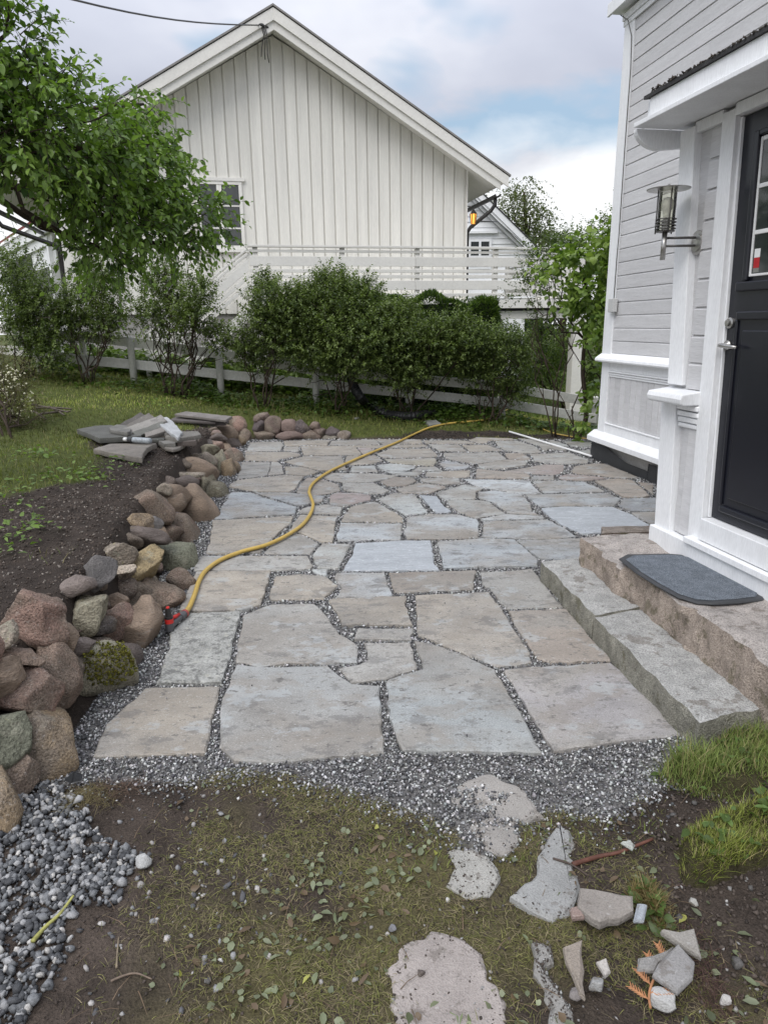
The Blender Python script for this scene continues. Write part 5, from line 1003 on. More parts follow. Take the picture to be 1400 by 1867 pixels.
def bush(name, label, cat, base, blobs, ntw, tl, nl, L, Wd, stems=5, group=None, big=False, sr=.014, seed=0, **kw):
    T = thing(name, label, cat, base, group); g = np.random.default_rng(seed + 500); mb = MB()
    for k in range(stems):
        b = blobs[k % len(blobs)]; e = Vector(b[:3]) + Vector(g.normal(size=3)) * .3 * b[3]; s = Vector(base) + Vector((g.normal() * .06, g.normal() * .05, -.05)); p = limb(mb, s, e, sr, sr * .35, g, .10)
        for q in (2, 3, 4, 5): limb(mb, p[q], p[q] + (Vector(b[:3]) + Vector(g.normal(size=3) * np.array(b[3:6]) * .7) - p[q]) * .9, sr * .5, sr * .15, g, .1, 5)
    mb.build('stem', m_bark, T, smooth=True)
    P, D, Lt, lp, ld, nn, LL, WW, C = grow(blobs, ntw, tl, nl, L, Wd, seed=seed, **kw)
    V, Fc, CC = leaf_mesh(lp, ld, nn, LL, WW, C, big); np_obj('foliage', V, Fc, m_leaf, T, CC)
    V, Fc = twig_tubes(P, D, Lt, kw.get('droop', .2)); np_obj('twig', V, Fc, m_twig, T, kind='stuff')
    return T
def blob(px, py, Y, rx, ry, w=1., rz=None):   # pixel centre and half-sizes at distance Y
    p = atY(px, py, Y); s = Y / F; return (p.x, p.y, p.z, rx * s, (rz or (rx + ry) * .45) * s, ry * s, w)
DK = dict(dark=(.026, .050, .014), light=(.23, .30, .085))
SHR = [('dark shrub at the left edge of the picture in front of the shed', (40, 690), [(30, 520, 55, 75), (80, 560, 50, 60), (45, 600, 55, 60), (95, 640, 45, 40)], 620), ('loose many stemmed shrub below the left end of the ivory house', (165, 698), [(165, 560, 50, 60), (200, 530, 36, 36), (130, 590, 40, 36), (205, 590, 36, 34), (175, 500, 22, 38)], 430),
       ('sparse shrub with bare dark stems left of the deck stair', (306, 690), [(300, 540, 40, 55), (270, 580, 40, 35), (320, 590, 35, 45), (305, 500, 20, 35), (350, 560, 28, 40)], 360), ('thin upright shrub reaching up beside the stair handrail', (330, 700), [(366, 540, 18, 56), (350, 585, 26, 26), (400, 620, 30, 28)], 280),
       ('shrub in front of the stair foot with open stems over the fence', (478, 722), [(492, 565, 46, 46), (446, 625, 30, 30), (505, 615, 50, 48), (540, 600, 40, 50), (485, 530, 24, 30), (465, 655, 34, 26), (530, 580, 40, 50)], 760), ('densest dark shrub in the middle of the fence', (615, 722), [(590, 570, 65, 60), (640, 620, 70, 60), (560, 640, 55, 50), (620, 540, 45, 40), (612, 668, 44, 26), (600, 520, 20, 32), (660, 545, 35, 32), (668, 600, 50, 60), (560, 560, 40, 40)], 1250),
       ('broad dark shrub behind the drain pipe', (735, 738), [(715, 620, 55, 55), (770, 645, 55, 50), (690, 640, 50, 50), (740, 690, 44, 24), (735, 580, 34, 26), (800, 625, 42, 44), (845, 625, 36, 50), (690, 600, 40, 50), (825, 640, 36, 40)], 1250), ('small leaning shrub at the gap where the hose ends', (890, 748), [(900, 640, 45, 45), (870, 670, 40, 45), (935, 690, 38, 45), (945, 640, 28, 40), (930, 715, 26, 20)], 560)]
for i, (lab, b, bl, n) in enumerate(SHR):
    Y = 11.1; base = atY(b[0], b[1], Y); base.z = gz(base.x, Y)
    bush('shrub', lab, 'shrub', base, [blob(x, y, Y + rng.uniform(-.25, .25), rx, ry) for x, y, rx, ry in bl], int(n * (1.8, 1.7, 1.5, 1.2, 1.9, 2.6, 2.6, 1.5)[i]), .24, 14, .050, .030, stems=7, group='shrubs along the rail fence', seed=40 + i, up=.75, droop=.08, shell=.25, **DK)
# clipped hedge behind the fence
T = thing('yew_hedge', 'dark green clipped conifer hedge between the fence and the deck', 'hedge', (1.1, 12.6, 0))
g = np.random.default_rng(77); n = 26000; hx = g.uniform(-.3, 2.02, n); hy = g.uniform(12.2, 13.0, n); hz = g.uniform(-.1, 2.02, n); face = g.integers(0, 4, n)
hy = np.where(face < 2, 12.2 + np.abs(g.normal(size=n)) * .07, hy); hz = np.where(face == 2, 2.03 - np.abs(g.normal(size=n)) * .06, hz); hx = np.where(face == 3, 2.02 - np.abs(g.normal(size=n)) * .07, hx)
wob = wave(np.c_[hx, hz], 5, 2) * .10 + wave(np.c_[hx, hz], 15, 3) * .04; P = np.c_[hx + wob * (face == 3), hy + wob * (face < 2), hz + wob * (face == 2)]
D = unit(np.where(face[:, None] < 2, (0, -1, .6), np.where(face[:, None] == 2, (0, -.2, 1), (1, -.3, .6))) + g.normal(size=(n, 3)) * .4)
mixv = g.uniform(0, 1, (n, 1)) ** 1.5; C = np.array((.030, .062, .014)) * (1 - mixv) + np.array((.15, .23, .04)) * mixv
V, Fc, CC = leaf_mesh(P, D, unit(g.normal(size=(n, 3))), g.uniform(.05, .09, n), g.uniform(.014, .024, n), C); np_obj('foliage', V, Fc, m_leaf, T, CC)
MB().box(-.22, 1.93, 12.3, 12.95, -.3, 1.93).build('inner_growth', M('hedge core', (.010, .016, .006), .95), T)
# shrubs and trees beyond the fence
bush('garden_shrub', 'bright green bushy shrub under the deck beam', 'shrub', (4.4, 16.5, -.4), [blob(975, 640, 16.5, 45, 55), blob(930, 650, 16.5, 30, 40), blob(1000, 670, 16.8, 35, 40), blob(1040, 650, 17, 30, 50), blob(905, 620, 16.4, 30, 40)], 1000, .34, 14, .055, .034, seed=61, up=.5, dark=(.06, .11, .022), light=(.26, .36, .07))
bush('garden_shrub', 'low leafy shrub on the lawn beside the white deck post', 'shrub', (5.2, 19, -.4), [blob(990, 690, 19, 40, 14), blob(960, 695, 19, 30, 12), blob(1100, 680, 16, 30, 30)], 420, .25, 12, .06, .04, seed=62, up=.6, dark=(.06, .11, .025), light=(.24, .34, .09))
def tree(label, base, blobs, ntw, tl, nl, L, Wd, seed, trunk=.16, name='tree', big=False, **kw):
    T = thing(name, label, 'tree', base, 'trees beyond the garden'); g = np.random.default_rng(seed); mb = MB()
    top = max(blobs, key=lambda b: b[2]); tr = limb(mb, Vector(base) - Vector((0, 0, .3)), Vector(top[:3]), trunk, trunk * .25, g, .03)
    mb.build('trunk', m_bark, T, smooth=True); mb = MB()
    for b in blobs: k = min(range(len(tr)), key=lambda q: (tr[q] - Vector(b[:3])).length + max(0, tr[q].z - b[2]) * 2); limb(mb, tr[max(k - 1, 0)], b[:3], trunk * .4, trunk * .1, g, .1)
    mb.build('branch', m_bark, T, smooth=True)
    P, D, Lt, lp, ld, nn, LL, WW, C = grow(blobs, ntw, tl, nl, L, Wd, seed=seed, **kw); V, Fc, CC = leaf_mesh(lp, ld, nn, LL, WW, C, big); np_obj('crown', V, Fc, m_leaf, T, CC, kind='stuff')
    return T
tree('weeping birch standing far behind above the deck railing', (9.2, 40, -.4), [blob(955, 350, 40, 24, 16), blob(935, 375, 40, 28, 22), blob(965, 395, 40, 30, 26), blob(985, 420, 40, 24, 30), blob(930, 420, 40, 20, 30), blob(1000, 440, 40, 14, 22), blob(960, 440, 40, 40, 20)], 720, 1.5, 14, .15, .09, 71, .25, up=-.1, droop=.9, shell=.4, dark=(.06, .08, .03), light=(.18, .21, .08))
tree('leafy tree close behind the corner of the grey house', (5.9, 15.5, -.4), [blob(1095, 440, 15.5, 26, 34), blob(1060, 470, 15.5, 30, 36), blob(1110, 500, 15.5, 24, 40), blob(1040, 445, 15.5, 20, 20), blob(1085, 540, 15.5, 40, 40), blob(1105, 590, 15.5, 30, 60), blob(1080, 650, 16, 30, 60), blob(1130, 420, 15.5, 30, 40)], 900, .4, 14, .06, .036, 72, .12, up=.35, droop=.15, dark=(.05, .08, .022), light=(.19, .25, .07))
for i, (lab, px, py, Y, w, h, c) in enumerate((('round topped green tree low behind the deck railing end', 1030, 470, 30, 34, 30, .9), ('dark distant tree behind the garden shrubs under the deck', 985, 560, 34, 60, 50, .6), ('tall dark tree standing behind the grey house', 1180, 520, 32, 60, 70, .7), ('distant green tree right of the ivory house under the deck', 900, 590, 36, 50, 40, .7))):
    p = atY(px, py, Y); tree(lab, (p.x, Y, -.4), [blob(px, py, Y, w, h), blob(px - w * .5, py + h * .7, Y, w * .7, h * .7), blob(px + w * .5, py + h * .6, Y, w * .7, h * .7), blob(px, py + h * 1.3, Y, w, h * .6)], 520, .8, 14, .15, .10, 81 + i, .22, up=.4, dark=(.025 * c, .045 * c, .013), light=(.10 * c, .15 * c, .035))
# apple tree reaching in from the left
def apple():
    T = thing('apple_tree', 'large apple tree with bright green leaves reaching in from the left edge', 'tree', (-3.7, 4.9, gz(-3.7, 4.9))); g = np.random.default_rng(6); mb = MB()
    tr = limb(mb, (-3.7, 4.9, .2), (-3.1, 4.9, 2.85), .17, .10, g, .05); limb(mb, tr[-1], (-2.9, 5.1, 3.6), .10, .05, g, .1); mb.build('trunk', m_bark, T, smooth=True)
    BL = [blob(15, 60, 4.6, 55, 75, 1.5), blob(70, 150, 4.7, 60, 50, 1.2), blob(50, 210, 4.6, 95, 75), blob(30, 285, 4.6, 75, 52), blob(150, 270, 5.2, 95, 78, 1.1), blob(150, 345, 5.2, 62, 46), blob(235, 275, 5.9, 70, 72, 1.1), blob(215, 370, 5.6, 90, 85, 1.1), blob(285, 320, 6.2, 52, 72), blob(300, 400, 6.2, 70, 58), blob(362, 398, 6.4, 46, 42, 1.1), blob(190, 455, 5.6, 60, 45), blob(-60, 200, 4.6, 80, 100), blob(262, 190, 6.2, 40, 22, .5), blob(120, 140, 4.9, 25, 34, .4), blob(330, 440, 6.3, 50, 26, .7), blob(150, 430, 5.4, 40, 30, .4)]
    mb = MB()
    for b in BL:
        p = limb(mb, tr[-1] + Vector(g.normal(size=3)) * .05, b[:3], .034, .009, g, .12)
        for q in (3, 4, 5, 6): limb(mb, p[q], Vector(b[:3]) + Vector(np.clip(g.normal(size=3), -1.2, 1.2) * np.array(b[3:6]) * .5), .010, .003, g, .12, 5)
    mb.build('branch', m_bark, T, smooth=True)
    P, D, Lt, lp, ld, nn, LL, WW, C = grow(BL, 1300, .27, 10, .064, .037, seed=9, up=.25, droop=.35, shell=.45, curl=1.1, dark=(.035, .08, .018), light=(.31, .46, .10))
    depth = lp[:, 1] + np.where((np.abs(lp[:, 0]) > lp[:, 1] * .57), 50, 0); near = np.argsort(depth)[:300]; mask = np.ones(len(lp), bool); mask[near] = False
    V, Fc, CC = leaf_mesh(lp[mask], ld[mask], nn[mask], LL[mask], WW[mask], C[mask], True); np_obj('crown', V, Fc, m_leaf, T, CC, kind='stuff')
    V, Fc = twig_tubes(P, D, Lt, .35, .0035); np_obj('twig', V, Fc, m_twig, T)
    single_leaves(T, lp[near], ld[near], nn[near], LL[near], WW[near], C[near])
LEAFME = None
def single_leaves(T, P, D, Nn, L, Wd, C):
    global LEAFME
    if LEAFME is None:
        ts = [0, .18, .42, .68, .88, 1]; ws = [.02, .36, .5, .38, .17, .0]; V = []; Fs = []
        for t, w in zip(ts, ws): z = -.14 * t * t; V += [(-w, t, z + w * .22), (0, t, z), (w, t, z + w * .22)]
        for i in range(5): a = i * 3; Fs += [(a, a + 1, a + 4, a + 3), (a + 1, a + 2, a + 5, a + 4)]
        LEAFME = bpy.data.meshes.new('leaf'); LEAFME.from_pydata(V, [], Fs); LEAFME.materials.append(m_leafo); LEAFME.polygons.foreach_set('use_smooth', [True] * len(Fs))
    og = origin_of(T)
    for i in range(len(P)):
        o = bpy.data.objects.new('leaf', LEAFME); COL.objects.link(o); o.parent = T
        d = Vector(D[i]).normalized(); s = d.cross(Vector(Nn[i])).normalized(); n = s.cross(d)
        o.matrix_local = Matrix.Translation(Vector(P[i]) - og) @ Matrix((s, d, n)).transposed().to_4x4() @ Matrix.Diagonal((Wd[i], L[i], L[i], 1)); o.color = (*C[i], 1)
apple()
# climbing plant on the house corner
def vine():
    T = thing('climbing_plant', 'climber with large heart shaped pale green leaves on the corner of the grey house', 'climbing plant', (2.75, 9.6, -.05)); g = np.random.default_rng(14); mb = MB()
    b0 = Vector((2.75, 9.7, -.1)); pts = [atY(1068, 760, 9.7), atY(1062, 680, 9.7), atY(1066, 620, 9.6), atY(1078, 560, 9.5), atY(1060, 500, 9.4)]
    mb.tube(smooth_path([b0] + pts), list(np.linspace(.04, .015, 41)), 8)
    for e in ((1010, 470), (975, 560), (1035, 640), (1110, 480), (1120, 600), (1095, 700), (1045, 540)): limb(mb, pts[2], atY(*e, 9.5), .014, .005, g, .15)
    for e in ((1020, 720), (1042, 740), (1052, 600)): limb(mb, b0, atY(*e, 9.8), .012, .005, g, .1)
    mb.build('stem', m_bark, T, smooth=True)
    BL = [blob(1060, 480, 9.4, 45, 38), blob(1020, 500, 9.5, 30, 45), blob(1090, 540, 9.2, 35, 60, 1.2), blob(1078, 560, 9.3, 36, 30), blob(1105, 610, 9.0, 26, 40), blob(1098, 690, 9.5, 18, 60, .8), blob(1100, 450, 9.4, 25, 40), blob(1075, 780, 9.3, 14, 35, .8), blob(1130, 590, 8.7, 14, 12, .6)]
    P, D, Lt, lp, ld, nn, LL, WW, C = grow(BL, 300, .28, 7, .105, .088, seed=15, up=.2, droop=.3, shell=.4, curl=.9, dark=(.08, .15, .03), light=(.30, .40, .09))
    near = np.argsort(lp[:, 1])[:260]; mask = np.ones(len(lp), bool); mask[near] = False
    V, Fc, CC = leaf_mesh(lp[mask], ld[mask], nn[mask], LL[mask], WW[mask], C[mask], True); np_obj('foliage', V, Fc, m_leaf, T, CC, kind='stuff')
    single_leaves(T, lp[near], ld[near], nn[near], LL[near], WW[near], C[near])
vine()
bush('small_leaved_shrub', 'airy shrub with fine dark leaves left of the climber in front of the deck', 'shrub', (2.55, 9.9, -.05), [blob(985, 490, 10, 25, 50), blob(960, 530, 10, 30, 40, .6), blob(1000, 455, 10, 25, 20), blob(990, 590, 10, 24, 40, .4)], 150, .3, 12, .045, .028, stems=4, seed=65, up=.6, sr=.012, dark=(.04, .065, .02), light=(.14, .19, .06))
# flowering heap at the left edge
bush('flowering_shrub', 'straggly shrub with small cream flowers at the left edge', 'shrub', gnd(20, 800), [blob(5, 700, 8.2, 50, 45), blob(35, 740, 8.0, 36, 40), blob(0, 780, 7.8, 40, 34), blob(-20, 670, 8.3, 40, 40)], 620, .22, 12, .035, .013, stems=6, seed=66, up=.4, dark=(.08, .075, .03), light=(.20, .18, .08))
g = np.random.default_rng(19); BL = np.array([blob(25, 730, 7.9, 38, 50), blob(15, 690, 8.0, 30, 30)]); ids = g.integers(0, 2, 170); P = BL[ids, :3] + unit(g.normal(size=(170, 3))) * BL[ids, 3:6] * g.uniform(.5, 1.05, (170, 1))
FLW = [o for o in S.objects if o.name == 'flowering_shrub'][0]
scatter('blossom', P, g.uniform(.006, .014, 170), np.array([(.70, .68, .50)]) * g.uniform(.8, 1.1, (170, 1)), m_chip, 1, .8, FLW, 7)

# ------------------------------------------------------------------ grass, ground cover, clippings, fallen leaves
def blades(name, x, y, h, w, C, lean, g, label, z=None, parent=None, flat=False, kind='stuff'):
    n = len(x); z = ground_z(x, y) if z is None else z; a = g.uniform(0, 6.283, n); d = np.c_[np.cos(a), np.sin(a), np.zeros(n)]; s = np.c_[-np.sin(a), np.cos(a), np.zeros(n)]
    P = np.c_[x, y, z - .004]; V = []
    for t, wt in ((0, 1), (.4, .85), (.75, .5), (1, .02)):
        c = P + d * (h * lean * t ** 1.6)[:, None] + np.array([0, 0, 1]) * (h * (t if not flat else .10 * math.sin(t * 3.1) + .06) * np.sqrt(np.maximum(1 - (lean * .55 * t) ** 2, .1)))[:, None]
        V += [c - s * (w * wt * .5)[:, None], c + s * (w * wt * .5)[:, None]]
    V = np.stack(V, 1).reshape(-1, 3); f = np.array([(0, 1, 3, 2), (2, 3, 5, 4), (4, 5, 7, 6)]); Fc = (f[None] + (np.arange(n) * 8)[:, None, None]).reshape(-1, 4)
    o = np_obj(name, V, Fc, m_grass, parent, np.repeat(C, 8, 0), kind=kind); o['label'] = label if label else ''; return o
def gcol(n, g, a=(.08, .115, .024), b=(.23, .27, .07), dry=.12, dc=(.30, .26, .13)):
    m = g.uniform(0, 1, (n, 1)); C = np.array(a) * (1 - m) + np.array(b) * m; k = g.uniform(size=n) < dry; C[k] = np.array(dc) * g.uniform(.6, 1.1, (k.sum(), 1)); return C
def lawn():
    g = np.random.default_rng(31); n = 130000; x = g.uniform(-6.2, 4.6, n); y = g.uniform(2.6, 13.8, n); m = grass_mask(x, y); P = np.c_[x, y]; k = (g.uniform(size=n) < m * (.55 + .45 * sst(wave(P, 3, 41) * .8 + .6))) & (np.abs(x) < y * .60 + .3); x, y = x[k], y[k]
    tall = 1 + 1.3 * sst((y - 10.6) / .6) * (.6 + .5 * wave(np.c_[x, y], 4, 42)); h = g.uniform(.025, .06, len(x)) * tall; w = g.uniform(.003, .006, len(x)) * (.5 + y * .09)
    C = gcol(len(x), g, (.09, .12, .024), (.27, .30, .075), dry=.22) * (1 + .34 * wave(np.c_[x, y], 1.8, 43))[:, None]
    blades('lawn_grass', x, y, h, w, np.clip(C, .01, 1), g.uniform(.2, 1.1, len(x)), g, 'green lawn grass left of the wall and behind the paving')
    n = 40000; x = g.uniform(-6, 14, n); y = 13.6 + g.uniform(0, 1, n) ** 1.5 * 14; k = (np.abs(x) < y * .6) & (x > (y - 13) * .1 + 1.0); x, y = x[k], y[k]; C = gcol(len(x), g, (.07, .12, .02), (.17, .25, .05), .05)
    blades('far_lawn_grass', x, y, g.uniform(.05, .10, len(x)), g.uniform(.010, .02, len(x)), C, g.uniform(.2, .9, len(x)), g, 'bright lawn grass beyond the fence under the deck')
lawn()
def cover():
    g = np.random.default_rng(33); n = 9000; x = g.uniform(-5.8, 3.8, n); y = 11.35 + g.normal(size=n) * .33; k = g.uniform(size=n) < .35 + .6 * sst(wave(np.c_[x, y], 2.4, 51) + .3); x, y = x[k], y[k]; n = len(x)
    hgt = g.uniform(.02, .30, n) * (1 - .5 * np.abs(y - 11.4) / .8) * (.6 + .5 * wave(np.c_[x, y], 2, 52)); P = np.c_[x, y, ground_z(x, y) + np.maximum(hgt, .02)]
    D = unit(np.c_[g.normal(size=(n, 2)), g.uniform(-.1, .5, n)]); m = g.uniform(0, 1, (n, 1)); C = np.array((.03, .06, .012)) * (1 - m) + np.array((.11, .18, .035)) * m
    V, Fc, CC = leaf_mesh(P, D, unit(np.array([0, 0, 1.]) + g.normal(size=(n, 3)) * .3), g.uniform(.04, .10, n), g.uniform(.03, .07, n), C, True); o = np_obj('ground_cover', V, Fc, m_leaf, None, CC, kind='stuff'); o['label'] = 'leafy green ground cover under the shrubs along the fence'
    n = 6000; x = g.uniform(-6, 1.5, n); y = 12.4 + g.uniform(0, 1.6, n); P = np.c_[x, y, ground_z(x, y) + g.uniform(.02, .45, n)]; D = unit(np.c_[g.normal(size=(n, 2)), g.uniform(-.1, .5, n)]); m = g.uniform(0, 1, (n, 1)); C = np.array((.04, .07, .015)) * (1 - m) + np.array((.15, .22, .05)) * m
    V, Fc, CC = leaf_mesh(P, D, unit(np.array([0, 0, 1.]) + g.normal(size=(n, 3)) * .3), g.uniform(.08, .18, n), g.uniform(.06, .13, n), C, True); o = np_obj('weeds', V, Fc, m_leaf, None, CC, kind='stuff'); o['label'] = 'big leaved weeds behind the fence at the foot of the ivory house'
cover()
def bed_weeds():
    g = np.random.default_rng(37); X = []
    for px, py, n, s in ((70, 835, 60, .16), (150, 870, 70, .16), (60, 960, 26, .08), (30, 985, 30, .10), (20, 1015, 8, .03), (110, 880, 40, .2), (465, 720, 40, .12), (280, 735, 40, .2), (385, 772, 14, .04), (20, 920, 40, .16), (230, 845, 30, .12), (300, 690, 60, .25)):
        c = gnd(px, py); X.append(np.c_[c.x + g.normal(size=n) * s, c.y + g.normal(size=n) * s])
    X = np.concatenate(X); x, y = X.T; n = len(x); P = np.c_[x, y, ground_z(x, y) + g.uniform(.015, .07, n)]; D = unit(np.c_[g.normal(size=(n, 2)), g.uniform(-.1, .5, n)]); m = g.uniform(0, 1, (n, 1)); C = np.array((.09, .15, .03)) * (1 - m) + np.array((.24, .36, .08)) * m
    V, Fc, CC = leaf_mesh(P, D, unit(np.array([0, 0, 1.]) + g.normal(size=(n, 3)) * .35), g.uniform(.025, .065, n), g.uniform(.016, .04, n), C, True); o = np_obj('bed_weeds', V, Fc, m_leaf, None, CC, kind='stuff'); o['label'] = 'sprouting green weeds at the edge between lawn and bare bed'
    n = 5000; x = g.uniform(-4.5, -1.5, n); y = g.uniform(2.6, 9.6, n); k = (x < wall_x(y) - .35) & (wave(np.c_[x, y], 4, 81) + .5 * wave(np.c_[x, y], 11, 82) > .9 + (x + 2.2) * .5); x, y = x[k], y[k]; n = len(x)
    blades('bed_grass', x, y, g.uniform(.02, .07, n), g.uniform(.002, .005, n), gcol(n, g, (.09, .13, .025), (.25, .30, .08), .3), g.uniform(.4, 1.2, n), g, 'sparse grass sprouting in the bare soil bed')
bed_weeds()
def clippings():
    g = np.random.default_rng(35); n = 190000; x = g.uniform(-1.0, 1.5, n); y = g.uniform(.95, 2.35, n); P = np.c_[x, y]; nz = wave(P, 3.2, 61) * .5 + wave(P, 9, 62) * .45 + wave(P, 24, 63) * .35
    k = (y < front_y(x) + .02) & ~in_poly(x, y, COARSE) & (g.uniform(size=n) < np.clip(.34 + .80 * nz, .01, 1) * sst((1.02 - x) / .35) * sst((x + .85) / .3) * .6) & ~(slab_cover(x, y) & (g.uniform(size=n) < .97)); x, y = x[k], y[k]; n = len(x)
    C = gcol(n, g, (.10, .11, .032), (.29, .28, .10), .42, (.30, .25, .15)) * g.uniform(.55, 1.25, (n, 1)); z = ground_z(x, y) + g.uniform(.000, .009, n)
    blades('grass_clippings', x, y, g.uniform(.010, .042, n), g.uniform(.0009, .0021, n), C, g.uniform(.85, 1.1, n), g, 'flattened yellowish grass and clippings over the trodden soil', z, flat=True)
    n = 9000; x = g.uniform(-.9, 1.2, n); y = g.uniform(1.0, 2.3, n); P = np.c_[x, y]; k = (y < front_y(x) - .02) & ~in_poly(x, y, COARSE) & ~slab_cover(x, y) & (wave(P, 4.5, 65) + .4 * wave(P, 13, 66) > .45); x, y = x[k], y[k]; n = len(x)
    blades('sprouting_grass', x, y, g.uniform(.012, .032, n), g.uniform(.0012, .0024, n), gcol(n, g, (.10, .14, .03), (.28, .34, .08), .2), g.uniform(.4, 1.2, n), g, 'short sprouting grass tufts in the trodden soil')
    n = 4600; x = g.uniform(-.75, 1.1, n); y = g.uniform(1.05, 2.2, n); wt = np.exp(-((x - .62) / .22) ** 2 - ((y - 1.25) / .28) ** 2) + .35 * np.exp(-((x + .1) / .5) ** 2 - ((y - 1.45) / .35) ** 2) + .08; k = (g.uniform(size=n) < wt) & (y < front_y(x) - .03); k &= g.uniform(size=len(k)) < np.clip(.45 + .8 * wave(np.c_[x, y], 7, 71), .05, 1); x, y = x[k], y[k]; n = len(x)
    P = np.c_[x, y, ground_z(x, y) + .010]; D = unit(np.c_[g.normal(size=(n, 2)), g.normal(size=n) * .35]); m = g.uniform(0, 1, (n, 1)); C = np.array((.17, .20, .11)) * (1 - m) + np.array((.33, .36, .23)) * m; C *= g.uniform(.6, 1.15, (n, 1)); q = g.uniform(size=n); C[q < .04] = (.45, .45, .12); C[(q > .04) & (q < .20)] = (.17, .12, .075)
    V, Fc, CC = leaf_mesh(P, D, unit(np.array([0, 0, 1.]) + g.normal(size=(n, 3)) * .5), .014 + .032 * g.uniform(size=n) ** 1.8, g.uniform(.010, .022, n), C, True); o = np_obj('fallen_leaves', V, Fc, m_leaf, None, CC, kind='stuff'); o['label'] = 'small pale green fallen leaves scattered over the foreground'
clippings()
def litter():
    g = np.random.default_rng(44)
    for nm, lab, px, py, sx, sy, n, cols in (('root_tangle', 'dry reddish brown root tangle at the edge of the crushed stone', 215, 1448, .055, .035, 260, (.12, .08, .06)), ('dry_grass_tangle', 'tangle of dry brownish grass beside the root tangle', 160, 1455, .05, .035, 380, (.15, .125, .06)), ('root_tangle', 'fine purple brown roots hanging on the soil at bottom right', 1285, 1790, .03, .10, 420, (.10, .06, .05))):
        c = gnd(px, py); x = c.x + g.normal(size=n) * sx; y = c.y + g.normal(size=n) * sy
        o = blades(nm, x, y, g.uniform(.03, .08, n), g.uniform(.0009, .0018, n), np.array([cols]) * g.uniform(.6, 1.5, (n, 1)), g.uniform(.7, 1.1, n), g, lab, ground_z(x, y) + g.uniform(.002, .018, n), flat=True)
    n = 260; x = g.uniform(-.9, 1.5, n); y = g.uniform(1.0, 2.2, n); k = y < front_y(x) - .03; x, y = x[k], y[k]; n = len(x)
    blades('twig_litter', x, y, g.uniform(.04, .11, n), g.uniform(.0014, .003, n), np.array([(.15, .105, .07)]) * g.uniform(.5, 1.6, (n, 1)), g.uniform(.9, 1.1, n), g, 'small brown twigs and root pieces strewn over the trodden soil', ground_z(x, y) + .006, flat=True)
    P = []; 
    for q in SLAB_POLYS[-5:]:
        lo, hi = q.min(0), q.max(0); m = 1500; x = g.uniform(lo[0], hi[0], m); y = g.uniform(lo[1], hi[1], m); ins = in_poly(x, y, q); x, y = x[ins], y[ins]
        d = np.min([np.hypot(x - (a[0] + (b[0] - a[0]) * t), y - (a[1] + (b[1] - a[1]) * t)) for a, b in zip(q, np.roll(q, -1, 0)) for t in np.linspace(0, 1, 6)], axis=0)
        k = g.uniform(size=len(x)) < .9 * np.exp(-d / .012) + .06 + .25 * (wave(np.c_[x, y], 16, 5) > .9); P.append(np.c_[x[k], y[k], np.full(k.sum(), .002), .001 + .004 * g.uniform(size=k.sum()) ** 2.5])
    P = np.concatenate(P); scatter('flagstone_dirt', P[:, :3], P[:, 3], np.where(g.uniform(size=(len(P), 1)) < .8, np.array([(.075, .06, .05)]), np.array([(.3, .3, .29)])) * g.uniform(.6, 1.3, (len(P), 1)), m_chip, 'octa', .6, seed=9, label='crumbs of dirt and grit lying on the old flagstones')
litter()
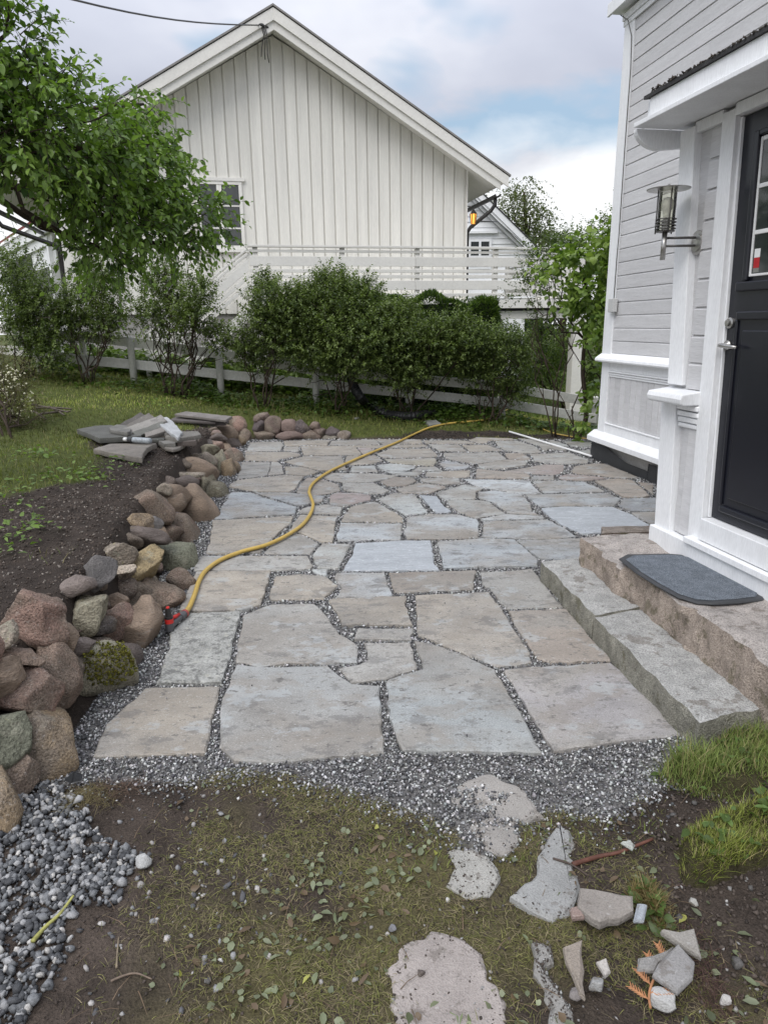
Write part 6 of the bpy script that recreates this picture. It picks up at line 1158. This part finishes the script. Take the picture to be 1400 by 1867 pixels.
def tuft(label, poly, h, n, seed, hz, a=(.09, .135, .03), b=(.26, .32, .09)):
    g = np.random.default_rng(seed); P = np.array(px_poly(poly, .03)); lo, hi = P.min(0), P.max(0); c = P.mean(0); T = thing('turf_clump', label, 'turf', (c[0], c[1], 0), 'clumps of turf at the right')
    N = 46; xs = np.linspace(lo[0] - .05, hi[0] + .05, N); ys = np.linspace(lo[1] - .05, hi[1] + .05, N); X, Y = np.meshgrid(xs, ys)
    dd = np.min([np.hypot(X - (p[0] + (q[0] - p[0]) * t), Y - (p[1] + (q[1] - p[1]) * t)) for p, q in zip(P, np.roll(P, -1, 0)) for t in np.linspace(0, 1, 8)], axis=0) * np.where(in_poly(X.ravel(), Y.ravel(), P).reshape(X.shape), 1, -1)
    dd += .02 * wave(np.c_[X.ravel(), Y.ravel()], 18, seed).reshape(X.shape); Hh = hz * sst((dd + .01) / .06); Z = ground_z(X, Y) - .015 + Hh + .01 * wave(np.c_[X.ravel(), Y.ravel()], 30, seed + 1).reshape(X.shape) * (Hh > .01)
    i = np.arange(N * N).reshape(N, N); Fq = np.stack([i[:-1, :-1], i[:-1, 1:], i[1:, 1:], i[1:, :-1]], -1).reshape(-1, 4); np_obj('sod', np.c_[X.ravel(), Y.ravel(), Z.ravel()], Fq, m_sod, T, smooth=True)
    x = g.uniform(lo[0], hi[0], n); y = g.uniform(lo[1], hi[1], n); k = in_poly(x, y, P); x, y = x[k], y[k]; ix = np.clip(((x - xs[0]) / (xs[1] - xs[0])).astype(int), 0, N - 1); iy = np.clip(((y - ys[0]) / (ys[1] - ys[0])).astype(int), 0, N - 1)
    blades('grass', x, y, (.25 + .95 * g.uniform(size=len(x)) ** 1.4) * h * (1 + .35 * wave(np.c_[x, y], 14, seed + 9)), g.uniform(.0015, .0035, len(x)), gcol(len(x), g, a, b, .18, (.36, .31, .15)), g.uniform(.3, 1.1, len(x)), g, None, Z[iy, ix], T)
    m = 90; x = g.uniform(lo[0], hi[0], m); y = g.uniform(lo[1], hi[1], m); k = in_poly(x, y, P); x, y = x[k], y[k]; ix = np.clip(((x - xs[0]) / (xs[1] - xs[0])).astype(int), 0, N - 1); iy = np.clip(((y - ys[0]) / (ys[1] - ys[0])).astype(int), 0, N - 1); m = len(x)
    V, Fc, CC = leaf_mesh(np.c_[x, y, Z[iy, ix] + g.uniform(.01, h * .6, m)], unit(np.c_[g.normal(size=(m, 2)), g.uniform(0, .6, m)]), unit(np.array([0, 0, 1.]) + g.normal(size=(m, 3)) * .3), g.uniform(.02, .05, m), g.uniform(.014, .03, m), np.array([(.12, .19, .05)]) * g.uniform(.6, 1.3, (m, 1)), True); np_obj('weed_leaf', V, Fc, m_leaf, T, CC, kind='stuff')
    return T
m_sod = M('sod', (.045, .04, .022), .95, .3, 20, 120, .3, .8, .008, .1)
tuft('upper clump of long green turf beside the end of the granite kerb', [(1182, 1412), (1215, 1385), (1270, 1358), (1340, 1335), (1420, 1325), (1460, 1400), (1400, 1462), (1330, 1466), (1265, 1456), (1212, 1432)], .062, 8500, 91, .05)
tuft('lower yellower clump of turf overhanging the dark soil', [(1228, 1535), (1250, 1505), (1300, 1490), (1360, 1482), (1450, 1490), (1470, 1560), (1400, 1570), (1345, 1580), (1300, 1600), (1250, 1595), (1232, 1570)], .045, 9000, 92, .07, (.11, .14, .025), (.31, .34, .08))
tuft('small dry straw coloured turf between the tile pieces', [(1140, 1615), (1165, 1600), (1190, 1610), (1220, 1650), (1235, 1680), (1215, 1690), (1175, 1660)], .035, 1500, 93, .02, (.12, .09, .03), (.26, .20, .09))
tuft('tiny weedy turf at the gravel edge under the near kerb end', [(1268, 1345), (1290, 1330), (1330, 1322), (1380, 1316), (1390, 1330), (1330, 1345), (1290, 1352)], .05, 700, 94, .015)
